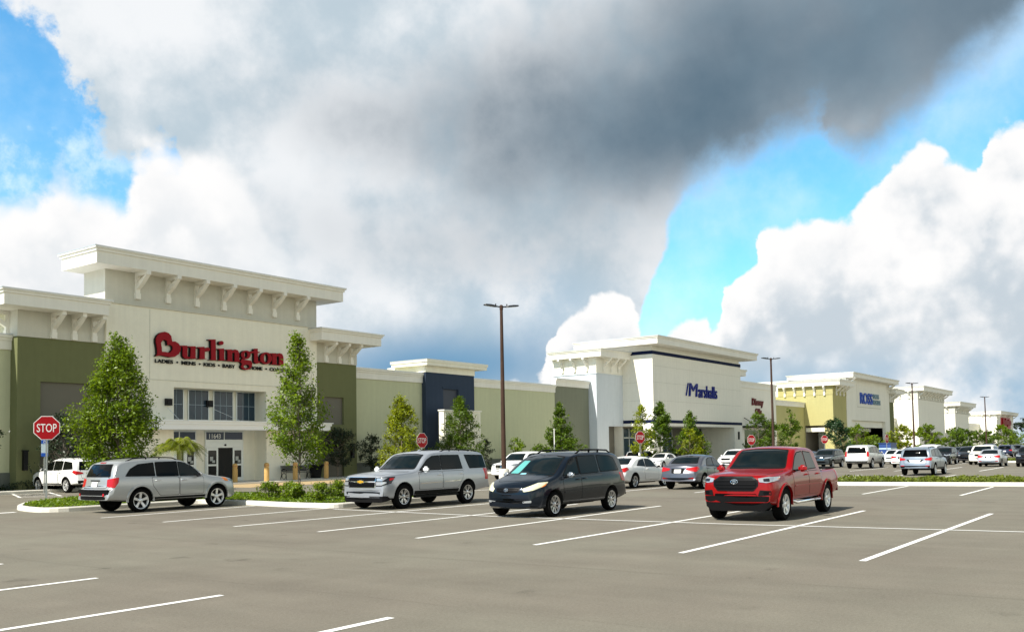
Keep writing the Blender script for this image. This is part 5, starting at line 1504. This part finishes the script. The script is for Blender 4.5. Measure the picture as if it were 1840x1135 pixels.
# ---- long silver sport utility with gold emblem
SP = dict(L=5.70, W=2.04, H=1.89, wb=3.30, fo=.99, r=.40, tw=.26, wheel='twin', alloy=M_ALLOY, tum=.21, nose=.16, tail=.07,
    top=[(0, .66), (.012, .85), (.03, 1.0), (.06, 1.08), (.14, 1.125), (.6, 1.185), (1.4, 1.245), (1.52, 1.275), (2.22, 1.73), (2.42, 1.81), (2.8, 1.865), (3.6, 1.89), (4.8, 1.875), (5.25, 1.835), (5.40, 1.77), (5.47, 1.6), (5.57, 1.20), (5.60, 1.05), (5.64, .85), (5.70, .62)],
    bot=[(0, .40), (.2, .34), (.6, .34), (1.5, .40), (4.6, .42), (5.2, .48), (5.70, .52)], belt=[(0, 1.0), (.6, 1.06), (1.5, 1.15), (5.7, 1.17)])
SILV = paint('silver', (0.36, 0.38, 0.41), 0.5, .32)
c = Car('sport_utility', 'long silver sport utility with a gold emblem on its black grille, beside the planted bed', 'sport utility vehicle', SP, SILV, (20.74, 20.12), 0, .918)
c.windscreen('F', [(-.78, 1.29), (.78, 1.29), (.66, 1.715), (.3, 1.755), (-.3, 1.755), (-.66, 1.715)])
c.window([(1.80, 1.235), (2.88, 1.24), (2.88, 1.70), (2.52, 1.68), (2.25, 1.57)]); c.window([(2.94, 1.24), (4.04, 1.25), (3.94, 1.70), (2.94, 1.705)])
c.window([(4.46, 1.25), (5.42, 1.26), (5.30, 1.68), (4.28, 1.70)])
c.windscreen('B', [(-.72, 1.25), (.72, 1.25), (.64, 1.70), (-.64, 1.70)], M_CGLASS, name='rear_window')
c.hood(.24, 1.40, .72, .84)
c.door([(1.72, .60), (2.90, .60), (2.90, 1.16), (1.72, 1.16)], 2.74, 1.06, M_CHROME); c.door([(2.95, .60), (3.72, .60), (4.0, .92), (4.06, 1.17), (2.95, 1.17)], 3.9, 1.07, M_CHROME)
g = c.patch('grille', 'F', [([(-.60, 1.055), (.60, 1.055), (.60, .715), (-.60, .715)], M_CHROME, .012), ([(-.585, 1.045), (.585, 1.045), (.585, .925), (-.585, .925)], M_GRILLE, .018), ([(-.585, .885), (.585, .885), (.56, .725), (-.56, .725)], M_GRILLE, .018)], rad=.025)
for z in (.78, .81, .84, .955, .98, 1.005): c.patch('grille_bar', 'F', [([(-.55, z-.006), (.55, z-.006), (.55, z+.006), (-.55, z+.006)], M_GBAR, .024)], parent=g, rad=0)
bow = [(-.13, .015), (-.12, .04), (-.045, .04), (-.045, .055), (.055, .055), (.055, .04), (.14, .04), (.125, -.015), (.05, -.015), (.05, -.035), (-.05, -.035), (-.05, -.015), (-.14, -.015)]
c.patch('emblem', 'F', [([(y, z+.895) for y, z in grow(bow, .012)], M_CHROME, .03), ([(y, z+.895) for y, z in bow], M_GOLD, .036)], rad=0)
for sg in (-1, 1):
    c.patch('headlight', ('F', 30, sg), [([(.05, .62, 1.04), (.05, .62, .76), (.1, .80, .76), (.4, .98, .84), (.55, 1.0, 1.06)], M_LAMPD, .010), ([(.05, .66, 1.02), (.05, .66, .93), (.15, .84, .93), (.3, .92, 1.03)], M_LAMP, .014), ([(.05, .64, .90), (.05, .64, .79), (.1, .82, .79), (.25, .92, .86), (.25, .92, .90)], M_LAMP, .014), ([(.35, .95, .93), (.5, 1.0, .97), (.5, 1.0, 1.03), (.35, .95, 1.01)], M_TAIL, .014)], rad=.012, grid=.05)
    c.patch('tail_lamp', ('B', 50, sg), [([(5.5, .86, 1.22), (5.6, .86, .82), (5.3, 1.0, .82), (5.3, 1.0, 1.22)], M_TAIL, .012)])
c.patch('bumper_slot', 'F', [([(-.76, .575), (.76, .575), (.74, .49), (-.74, .49)], M_GRILLE, .010)], rad=.03)
c.valance('lower_bumper', .24, .44, .93, M_PLAST, off=.02, zref=.62, lean=.03)
c.both('rocker', [([(1.48, .44), (3.78, .45), (3.78, .56), (1.48, .56)], M_PLAST, .008)], rad=.015)
for sg in (-1, 1):
    t = MB(); t.box(1.55, 3.75, sg*.94-.06, sg*.94+.06, .33, .40); t.build('step_bar', M_PLAST, c.root, local=True)
c.both('side_moulding', [([(1.76, .78), (2.86, .80), (2.86, .83), (1.76, .81)], M_CHROME, .014)], rad=.01); c.both('side_moulding', [([(2.99, .80), (3.85, .82), (3.85, .85), (2.99, .83)], M_CHROME, .014)], rad=.01)
c.mirror(1.92, 1.20, mat('mirror_white', (.72, .73, .74), .3, coat=1), (.14, .23, .19), .06); c.rails(3.1, 5.2, .70); c.under()
t = MB(); t.prism([(2.72, 1.85), (2.86, 1.93), (2.95, 1.87)], 'y', -.03, .03); t.build('antenna', SILV, c.root, local=True)

# ---- dark slate minivan
SP = dict(L=5.10, W=1.965, H=1.76, wb=3.03, fo=.95, r=.335, tw=.215, wheel='multi', tum=.25, nose=.34, tail=.09,
    top=[(0, .52), (.015, .66), (.05, .78), (.14, .87), (.40, .98), (.85, 1.09), (1.02, 1.14), (1.85, 1.585), (2.1, 1.665), (2.6, 1.735), (3.2, 1.755), (4.2, 1.735), (4.62, 1.675), (4.74, 1.60), (4.82, 1.42), (4.94, 1.05), (4.98, .92), (5.04, .75), (5.10, .52)],
    bot=[(0, .30), (.2, .24), (.6, .25), (1.3, .30), (4.2, .31), (4.7, .34), (5.10, .42)], belt=[(0, .80), (.5, .92), (1.2, 1.02), (2, 1.06), (5.1, 1.10)],
    plan=[(0, .70), (.1, .82), (.3, .94), (.7, .99), (1.2, 1), (3.6, 1), (4.4, .985), (4.9, .95), (5.10, .88)])
SLATE = paint('slate', (0.005, 0.009, 0.016), 0.3, .28)
c = Car('minivan', 'dark slate blue minivan with hazed headlights and roof rails, next to the silver sport utility', 'minivan', SP, SLATE, (19.70, 14.0), R(.3), .936)
ws = c.windscreen('F', [(-.76, 1.10), (.76, 1.10), (.62, 1.575), (.3, 1.62), (-.3, 1.62), (-.62, 1.575)])
c.patch('sun_shade', 'F', [([(.36, 1.16), (.70, 1.16), (.60, 1.50), (.34, 1.50)], mat('shade_teal', (.09, .36, .34), .5), .013)], parent=ws, rad=.03)
c.patch('dash_paper', 'F', [([(-.02, 1.12), (.28, 1.12), (.24, 1.17), (.08, 1.17)], mat('paper_blue', (.25, .55, .62), .6), .013)], parent=ws, rad=.01)
c.window([(1.42, 1.10), (2.22, 1.12), (2.22, 1.58), (2.05, 1.56), (1.82, 1.45)]); c.window([(2.32, 1.12), (3.30, 1.15), (3.26, 1.61), (2.32, 1.60)]); c.window([(3.42, 1.16), (4.50, 1.18), (4.34, 1.52), (4.1, 1.59), (3.38, 1.61)])
c.windscreen('B', [(-.68, 1.12), (.68, 1.12), (.58, 1.52), (-.58, 1.52)], M_CGLASS, name='rear_window')
c.hood(.40, 1.02, .52, .76)
c.door([(1.36, .42), (2.26, .42), (2.26, 1.05), (1.36, 1.0)], 2.12, .97, SLATE); c.door([(2.30, .42), (3.28, .42), (3.46, .70), (3.46, 1.10), (2.30, 1.06)], 2.46, .985, SLATE)
c.patch('grille', 'F', [([(-.40, .80), (.40, .80), (.36, .69), (.15, .66), (-.15, .66), (-.36, .69)], M_GBAR, .008), ([(-.37, .785), (.37, .785), (.33, .70), (.14, .675), (-.14, .675), (-.33, .70)], M_GRILLE, .012)], rad=.02)
c.patch('grille_bar', 'F', [([(-.34, .735), (.34, .735), (.34, .75), (-.34, .75)], M_GBAR, .02)], rad=0)
ring_emblem(c, 'F', 0, .745, .065, M_CHROME)
for sg in (-1, 1):
    c.patch('headlight', ('F', 42, sg), [([(.12, .46, .78), (.10, .50, .69), (.25, .74, .74), (.55, .93, .86), (.66, .95, .95), (.40, .80, .93)], M_LAMPY, .010), ([(.42, .85, .80), (.55, .94, .86), (.60, .95, .92), (.50, .90, .86)], M_AMBER, .014)], rad=.03, grid=.05)
    c.patch('fog_lamp_pod', ('F', 30, sg), [([(.05, .50, .445), (.05, .50, .40), (.15, .72, .41), (.15, .72, .47)], M_LAMP, .01)], rad=.015)
    c.patch('tail_lamp', ('B', 55, sg), [([(4.9, .80, 1.10), (4.95, .80, .82), (4.6, .97, .86), (4.55, .97, 1.10)], M_TAIL, .012)])
c.patch('bumper_slot', 'F', [([(-.52, .44), (.52, .44), (.46, .34), (-.46, .34)], M_GRILLE, .008)], rad=.03)
c.plate('F', .545, .31, .13, 0, M_PLAST)
c.both('side_moulding', [([(1.40, .62), (3.35, .66), (3.35, .685), (1.40, .645)], SLATE, .016)], rad=.01)
c.both('window_post', [([(2.245, 1.12), (2.295, 1.12), (2.295, 1.60), (2.245, 1.59)], M_RUB, .008)], rad=0)
c.mirror(1.55, 1.05, mat('mirror_grey', (.30, .32, .34), .25, metal=.6, coat=1), (.12, .22, .14), .05); c.rails(2.45, 4.45, .66, M_PLAST, .07, 2, .024); c.under()

# ---- silver crossover seen from behind, nearest on the left
SP = dict(L=5.0, W=1.835, H=1.75, wb=2.857, fo=.96, r=.365, tw=.23, wheel='five', alloy=M_STEELW, tum=.26, nose=.26, tail=.10,
    top=[(0, .58), (.02, .76), (.07, .90), (.2, .98), (.7, 1.06), (1.12, 1.12), (1.25, 1.155), (2.0, 1.56), (2.25, 1.635), (2.8, 1.69), (3.4, 1.695), (4.1, 1.655), (4.45, 1.60), (4.58, 1.54), (4.66, 1.44), (4.80, 1.09), (4.83, .95), (4.86, .82), (4.93, .76), (5.0, .55)],
    bot=[(0, .36), (.2, .29), (.6, .30), (1.4, .34), (4.1, .35), (4.6, .38), (5.0, .42)], belt=[(0, .90), (.6, .98), (1.3, 1.06), (2.5, 1.08), (5, 1.12)])
SILV2 = paint('silver_warm', (0.40, 0.41, 0.41), 0.5, .32)
c = Car('crossover', 'silver crossover with black bumper and red tail lamps seen from behind, nearest on the left', 'crossover car', SP, SILV2, (19.18, 26.97), R(180.8), .973)
c.windscreen('F', [(-.66, 1.17), (.66, 1.17), (.56, 1.54), (-.56, 1.54)])
c.window([(1.60, 1.10), (2.40, 1.11), (2.40, 1.54), (2.2, 1.52), (1.92, 1.40)], mat('car_glass_green', (.003, .006, .005), .04, spec=.3)); c.window([(2.46, 1.11), (3.24, 1.12), (3.24, 1.54), (2.46, 1.55)]); c.window([(3.32, 1.13), (4.30, 1.15), (4.14, 1.34), (3.86, 1.48), (3.32, 1.53)])
c.windscreen('B', [(-.64, 1.15), (.64, 1.15), (.54, 1.49), (-.54, 1.49)], M_CGLASS, name='rear_window')
c.hood(.28, 1.12, .56, .70); c.tailgate(.78, 1.115, .60, .63)
c.door([(1.52, .50), (2.42, .50), (2.42, 1.06), (1.52, 1.04)], 2.26, .965, M_CHROME); c.door([(2.46, .50), (3.14, .50), (3.40, .82), (3.42, 1.08), (2.46, 1.06)], 3.22, .975, M_CHROME)
c.both('rocker', [([(1.42, .345), (3.46, .355), (3.46, .45), (1.42, .45)], M_PLAST, .008)], rad=.015)
c.flare(SILV2, .07, .022)
for sg in (-1, 1):
    c.patch('tail_lamp', ('B', 38, sg), [([(4.8, .60, 1.05), (4.85, .64, .83), (4.7, .88, .79), (4.6, .90, .95), (4.6, .90, 1.11)], M_TAIL, .014)], rad=.03)
    c.patch('headlight', ('F', 40, sg), [([(.1, .5, .95), (.1, .5, .82), (.5, .92, .86), (.6, .92, 1.0)], M_LAMP, .01), ([(.45, .90, .86), (.6, .92, .88), (.65, .92, 1.0), (.52, .90, .98)], M_AMBER, .014)], rad=.02)
    c.patch('reflector', ('B', 20, sg), [([(4.95, .62, .62), (4.95, .62, .54), (4.95, .68, .54), (4.95, .68, .62)], M_TAIL, .03)], rad=0)
c.valance('rear_bumper', .42, .74, .80, M_PLAST, 'B', off=.045, zref=.62, lean=.05, depth=.22)
c.plate('B', .90, .32, .16); c.patch('plate_handle', 'B', [([(-.26, 1.0), (.26, 1.0), (.24, 1.03), (-.24, 1.03)], M_PLAST, .02)], rad=.01)
c.patch('brake_lamp', 'B', [([(-.14, 1.545), (.14, 1.545), (.14, 1.575), (-.14, 1.575)], M_TAIL, .02)], rad=0)
c.mirror(1.72, 1.06, SILV2, (.12, .2, .16), .05); c.rails(2.3, 4.2, .62, M_PLAST, .05, 2); c.under()
t = MB(); P0 = c.bvh.ray_cast(Vector((9, 0, 1.17)), Vector((-1, 0, 0)))[0]; t.tube([P0+Vector((.02, 0, 0)), P0+Vector((-.05, .28, .12))], .009, 5); t.build('wiper', M_PLAST, c.root, local=True)

# ---- generic smaller builds for the rows behind
def suv(name, label, pm, loc, rz, sc, L=4.7, W=1.84, H=1.70, wheel='seven', rails=True, chrome=False, cat='sport utility vehicle', group=None, boxy=.0, back=0.0, tail='wrap', plate=True, step=.07, alloy=M_STEELW):
    wb = L*.577; fo = L*.198; r = .36*H/1.70; k = H/1.70; hd = 1.0*k
    SP = dict(L=L, W=W, H=H, wb=wb, fo=fo, r=r, wheel=wheel, alloy=alloy, tum=.25-.06*boxy, nose=.24-.08*boxy, tail=.09, step=step,
        top=[(0, .58*k), (.015, .76*k), (.05, .90*k), (.15, .985*k), (L*.14, 1.06*k), (L*.235, 1.12*k), (L*.265, 1.16*k), (L*.40+.02*boxy, 1.555*k), (L*.45, 1.63*k), (L*.56, 1.69*k), (L*.70, 1.695*k), (L*.86, (1.64+.03*boxy)*k), (L*.92, (1.56+.06*boxy)*k), (L*.943+.01*boxy, 1.42*k), (L*.972, 1.05*k), (L*.978, .92*k), (L*.99, .74*k), (L, .54*k)],
        bot=[(0, .34*k), (.2, .28*k), (.6, .29*k), (L*.3, .34*k), (L*.8, .36*k), (L, .44*k)], belt=[(0, .88*k), (L*.14, .97*k), (L*.28, 1.06*k), (L, 1.11*k)])
    c = Car(name, label, cat, SP, pm, loc, rz, sc, group)
    hw = W/2
    c.windscreen('F', [(-hw*.74, 1.18*k), (hw*.74, 1.18*k), (hw*.62, 1.545*k), (-hw*.62, 1.545*k)])
    c.window([(L*.335, 1.10*k), (L*.50, 1.11*k), (L*.50, 1.54*k), (L*.45, 1.52*k), (L*.40, 1.42*k)]); c.window([(L*.515, 1.11*k), (L*.68, 1.13*k), (L*.68, 1.53*k), (L*.515, 1.55*k)]); c.window([(L*.70, 1.13*k), (L*.885+.02*boxy, 1.16*k), (L*.85+.03*boxy, 1.46*k), (L*.70, 1.53*k)])
    c.windscreen('B', [(-hw*.72, 1.13*k), (hw*.72, 1.13*k), (hw*.62, 1.49*k), (-hw*.62, 1.49*k)], M_CGLASS, name='rear_window')
    hm = M_CHROME if chrome else pm
    c.hood(.26, L*.235, hw*.62, hw*.76); c.tailgate(.70*k, 1.10*k, hw*.64, hw*.68)
    c.door([(L*.325, .48*k), (L*.505, .48*k), (L*.505, 1.06*k), (L*.325, 1.03*k)], L*.48, .96*k, hm); c.door([(L*.515, .48*k), (L*.64, .48*k), (L*.69, .8*k), (L*.69, 1.08*k), (L*.515, 1.06*k)], L*.66, .98*k, hm)
    c.both('rocker', [([(fo+r+.1, .345*k), (fo+wb-r-.1, .35*k), (fo+wb-r-.1, .45*k), (fo+r+.1, .45*k)], M_PLAST, .008)], rad=.01)
    c.patch('grille', 'F', [([(-.45, .92*k), (.45, .92*k), (.40, .74*k), (-.40, .74*k)], M_CHROME if chrome else M_GBAR, .01), ([(-.42, .90*k), (.42, .90*k), (.37, .76*k), (-.37, .76*k)], M_GRILLE, .015)], rad=.03)
    c.patch('bumper_slot', 'F', [([(-.5, .56*k), (.5, .56*k), (.46, .46*k), (-.46, .46*k)], M_GRILLE, .008)], rad=.02)
    for sg in (-1, 1):
        c.patch('headlight', ('F', 38, sg), [([(.1, .50, .93*k), (.1, .52, .83*k), (.5, hw*.97, .88*k), (.62, hw, .99*k)], M_LAMP, .012)], rad=.02)
        if tail == 'tall': c.patch('tail_lamp', ('B', 35, sg), [([(L*.96, hw*.82, 1.22*k), (L*.98, hw*.82, .86*k), (L*.95, hw*.97, .86*k), (L*.94, hw*.97, 1.22*k)], M_TAIL, .012)])
        else: c.patch('tail_lamp', ('B', 42, sg), [([(L*.965, hw*.55, .99*k), (L*.97, hw*.55, .92*k), (L*.95, hw*.9, .88*k), (L*.90, hw, 1.0*k), (L*.92, hw*.96, 1.10*k)], M_TAIL, .012)])
    c.patch('rear_bumper', 'B', [([(-hw*.88, .60*k), (hw*.88, .60*k), (hw*.86, .45*k), (-hw*.86, .45*k)], M_PLAST, .012)], rad=.03)
    if plate: c.plate('B', .84*k)
    c.mirror(L*.345, 1.06*k, pm, (.12, .2, .15), .05)
    if rails: c.rails(L*.5, L*.86, hw*.68, M_PLAST if rails is True else rails, .05, 2)
    c.under()
    return c
def sedan(name, label, pm, loc, rz, sc, L=4.4, W=1.72, H=1.45, coupe=False, wheel='seven', cat='sedan', group=None, step=.06):
    k = H/1.45; wb = L*.585; fo = L*.19; r = .315; hw = W/2
    SP = dict(L=L, W=W, H=H, wb=wb, fo=fo, r=r, tw=.2, wheel=wheel, alloy=M_ALLOY, tum=.33, nose=.26, tail=.13, step=step,
        top=[(0, .48), (.02, .62), (.08, .72), (.25, .80*k), (L*.16, .89*k), (L*.235, .96*k), (L*.26, .99*k), (L*.40, 1.34*k), (L*.47, 1.425*k), (L*.56, 1.45*k), (L*.66, 1.415*k), (L*.73, 1.33*k), (L*.835, 1.09*k), (L*.87, 1.055*k), (L*.945, 1.035*k), (L*.965, .98*k), (L*.975, .82*k), (L*.99, .70), (L, .50)],
        bot=[(0, .28), (.2, .21), (.6, .22), (L*.3, .24), (L*.8, .26), (L, .36)], belt=[(0, .70), (L*.2, .84*k), (L*.3, .90*k), (L*.8, .97*k), (L, .97*k)])
    c = Car(name, label, cat, SP, pm, loc, rz, sc, group)
    c.windscreen('F', [(-hw*.74, 1.01*k), (hw*.74, 1.01*k), (hw*.58, 1.35*k), (-hw*.58, 1.35*k)])
    c.windscreen('B', [(-hw*.68, 1.10*k), (hw*.68, 1.10*k), (hw*.56, 1.36*k), (-hw*.56, 1.36*k)], M_WSHIELD, name='rear_window')
    if coupe:
        c.window([(L*.36, .955*k), (L*.56, .985*k), (L*.55, 1.30*k), (L*.47, 1.29*k), (L*.42, 1.20*k)]); c.window([(L*.575, .99*k), (L*.72, 1.03*k), (L*.66, 1.24*k), (L*.575, 1.295*k)])
        c.door([(L*.325, .36), (L*.575, .36), (L*.60, .70), (L*.585, .95*k), (L*.325, .90*k)], L*.55, .85*k, pm)
    else:
        c.window([(L*.35, .945*k), (L*.52, .965*k), (L*.52, 1.30*k), (L*.46, 1.29*k), (L*.41, 1.19*k)]); c.window([(L*.535, .965*k), (L*.70, .99*k), (L*.665, 1.22*k), (L*.61, 1.29*k), (L*.535, 1.305*k)])
        c.door([(L*.33, .34), (L*.525, .34), (L*.525, .92*k), (L*.33, .90*k)], L*.50, .84*k, pm); c.door([(L*.535, .34), (L*.64, .34), (L*.705, .64), (L*.71, .95*k), (L*.535, .925*k)], L*.68, .87*k, pm)
    c.patch('grille', 'F', [([(-.36, .66), (.36, .66), (.33, .54), (-.33, .54)], M_GRILLE, .01)], rad=.03)
    for sg in (-1, 1):
        c.patch('headlight', ('F', 42, sg), [([(.1, .42, .72), (.1, .44, .63), (.5, hw*.96, .68), (.68, hw, .80)], M_LAMP, .012)], rad=.02)
        c.patch('tail_lamp', ('B', 42, sg), [([(L*.975, hw*.45, .88*k), (L*.975, hw*.50, .80*k), (L*.95, hw*.9, .74*k), (L*.89, hw, .86*k), (L*.91, hw*.95, .97*k)], M_TAIL, .012)], rad=.02)
        c.patch('reflector', ('B', 30, sg), [([(L, hw*.62, .50), (L, hw*.62, .44), (L*.98, hw*.82, .45), (L*.98, hw*.82, .51)], M_TAIL, .012)], rad=.01)
    c.patch('plate_recess', 'B', [([(-.30, .88*k), (.30, .88*k), (.26, .68), (-.26, .68)], M_PLAST, .004)], rad=.03)
    c.plate('B', .77)
    c.patch('lower_bumper', 'B', [([(-hw*.75, .40), (hw*.75, .40), (hw*.72, .33), (-hw*.72, .33)], M_PLAST, .006)], rad=.02)
    c.mirror(L*.345, .90*k, pm, (.11, .19, .13), .04); c.under()
    return c
WHITE = paint('white', (0.78, 0.78, 0.76), 0, .3)
GREY = paint('grey', (0.095, 0.10, 0.12), .45, .3)
c = suv('crossover', 'white crossover parked nose in to the store by the nearest stop sign, red tail lamp', WHITE, (24.85, 47.1), R(-90.5), 1.0, L=4.69, W=1.84, H=1.69, wheel='seven', rails=M_CHROME, cat='crossover car')
sedan('sedan', 'dark grey sedan seen from behind, between the white coupe and the red pickup truck', GREY, (37.62, 17.05), R(182.5), .963, L=4.37, W=1.70, H=1.45)
sedan('coupe', 'white two door coupe behind the dark minivan', WHITE, (37.7, 20.0), R(178.5), .965, L=4.58, W=1.72, H=1.41, coupe=True, cat='coupe', wheel='five')
sedan('sedan', 'white sedan facing the camera just beyond the white coupe', WHITE, (71.8, 37.4), 0, .865, L=4.6, W=1.78, H=1.46, step=.11)
# ---- the rows farther back
DKGREY = paint('charcoal', (0.035, 0.042, 0.045), .4, .3)
BLACKP = paint('black', (0.010, 0.010, 0.012), .2, .25)
NIGHT = paint('night_blue', (0.012, 0.018, 0.045), .3, .28)
CHAMP = paint('champagne', (0.56, 0.55, 0.52), .35, .3)
BLUEG = paint('blue_silver', (0.24, 0.28, 0.33), .5, .3)
SILV3 = paint('light_silver', (0.50, 0.51, 0.53), .5, .3)
WARM = paint('warm_white', (0.74, 0.72, 0.64), 0, .35)
far = dict(step=.11)
c = suv('sport_utility', 'white sport utility facing the camera between the long silver one and the dark minivan', WHITE, (43.5, 32.1), 0, .885, L=4.8, W=1.93, H=1.84, boxy=.7, rails=False, chrome=True)
for z in (.70, .78, .86): c.patch('grille_bar', 'F', [([(-.40, z), (.40, z), (.40, z+.035), (-.40, z+.035)], M_CHROME, .02)], rad=0)
suv('sport_utility', 'white sport utility behind the left mirror of the red pickup truck', WHITE, (69.5, 29.76), 0, .86, L=4.7, W=1.88, H=1.75, rails=False, **far)
suv('sport_utility', 'small silver sport utility far off, its roof showing above the white coupe, red lamp', SILV3, (76, 40.2), R(180), .88, L=4.7, W=1.85, H=1.72, rails=M_CHROME, tail='tall', **far)
sedan('sedan', 'dark sedan roof just right of the far small silver sport utility', DKGREY, (82.5, 40.6), R(180), .9, L=4.6, W=1.78, H=1.46, **{'step': .11})
suv('sport_utility', 'charcoal sport utility facing the camera behind the bed of the red pickup truck', DKGREY, (70.4, 22.75), 0, .845, L=4.7, W=1.88, H=1.68, rails=False, chrome=True, **far)
sedan('sedan', 'dark blue grey sedan half hidden behind the cab of the red pickup truck', NIGHT, (82, 27.2), R(180), .82, L=4.6, W=1.78, H=1.46, **{'step': .11})
c = suv('sport_utility', 'champagne silver boxy sport utility seen from behind with upright red tail lamps', CHAMP, (70.76, 19.36), R(180), .875, L=5.13, W=2.0, H=1.92, boxy=1.0, rails=False, tail='tall', chrome=True, step=.09)
c.patch('rear_bumper_step', 'B', [([(-.85, .62), (.85, .62), (.85, .70), (-.85, .70)], CHAMP, .03)], rad=.02)
c = suv('minivan', 'blue silver minivan seen from behind beyond the grass strip, wide red tail lamps', BLUEG, (55.72, 12.09), R(180.4), .852, L=5.08, W=1.98, H=1.79, cat='minivan', step=.07)
c.patch('plate_recess', 'B', [([(-.52, 1.0), (.52, 1.0), (.36, .84), (-.36, .84)], M_PLAST, .006), ([(-.36, .98), (.36, .98), (.27, .845), (-.27, .845)], M_PLATE, .012)], rad=.02)
for sg in (-1, 1): c.patch('reflector', 'B', [([(sg*.62, .60), (sg*.84, .60), (sg*.84, .64), (sg*.62, .64)], M_TAIL, .02)], rad=0)
c = suv('minivan', 'cream white older minivan facing the camera at the right, twin slot grille', WARM, (78.87, 13.38), R(1.5), .867, L=4.8, W=2.0, H=1.75, rails=False, cat='minivan', step=.08)
for sg in (-1, 1):
    for z in (.80, .885): c.patch('grille_slot', 'F', [([(sg*.06, z), (sg*.42, z+.005), (sg*.40, z+.055), (sg*.06, z+.06)], M_GRILLE, .028)], rad=.01)
sedan('sedan', 'small white sedan facing the camera right of the champagne sport utility', WHITE, (82.73, 20.92), 0, .84, L=4.5, W=1.75, H=1.46, **{'step': .11})
sedan('sedan', 'white sedan seen from behind with a red tail lamp, left of the blue silver minivan', WHITE, (72.5, 16.82), R(180), .896, L=4.7, W=1.78, H=1.46, **{'step': .11})
suv('sport_utility', 'white sport utility with roof rails hidden behind the blue silver minivan', WHITE, (85.88, 18.05), R(180), .896, L=4.8, W=1.9, H=1.8, **far)
suv('sport_utility', 'black sport utility just right of the blue silver minivan', BLACKP, (79.8, 16.45), 0, .85, L=4.5, W=1.82, H=1.65, **far)
sedan('sedan', 'black sedan facing the camera, left of the cream white minivan', BLACKP, (86.1, 15.7), 0, .957, L=4.6, W=1.78, H=1.46, **{'step': .11})
sedan('sedan', 'silver sedan behind the cream white minivan on its right', SILV3, (74.82, 11.76), R(180), .835, L=4.6, W=1.78, H=1.46, **{'step': .11})
suv('sport_utility', 'night blue sport utility far off right of the cream white minivan', NIGHT, (119.3, 17.37), R(180), .83, L=4.6, W=1.85, H=1.68, **far)
suv('sport_utility', 'dark sport utility far off near the right edge, behind the black truck', DKGREY, (129.15, 17.69), R(180), .83, L=4.6, W=1.85, H=1.68, **far)
suv('sport_utility', 'black sport utility cut by the right edge of the picture', BLACKP, (71.9, 9.28), 0, .82, L=4.8, W=1.9, H=1.75, boxy=.6, rails=False, **far)
suv('sport_utility', 'silver grey sport utility farthest back between the night blue one and the right edge trees', GREY, (150, 24), R(180), .9, L=4.6, W=1.85, H=1.68, **far)
sedan('sedan', 'dark sedan far back left of the cream white minivan roof', DKGREY, (118, 22.3), 0, .86, L=4.6, W=1.78, H=1.46, **{'step': .11})
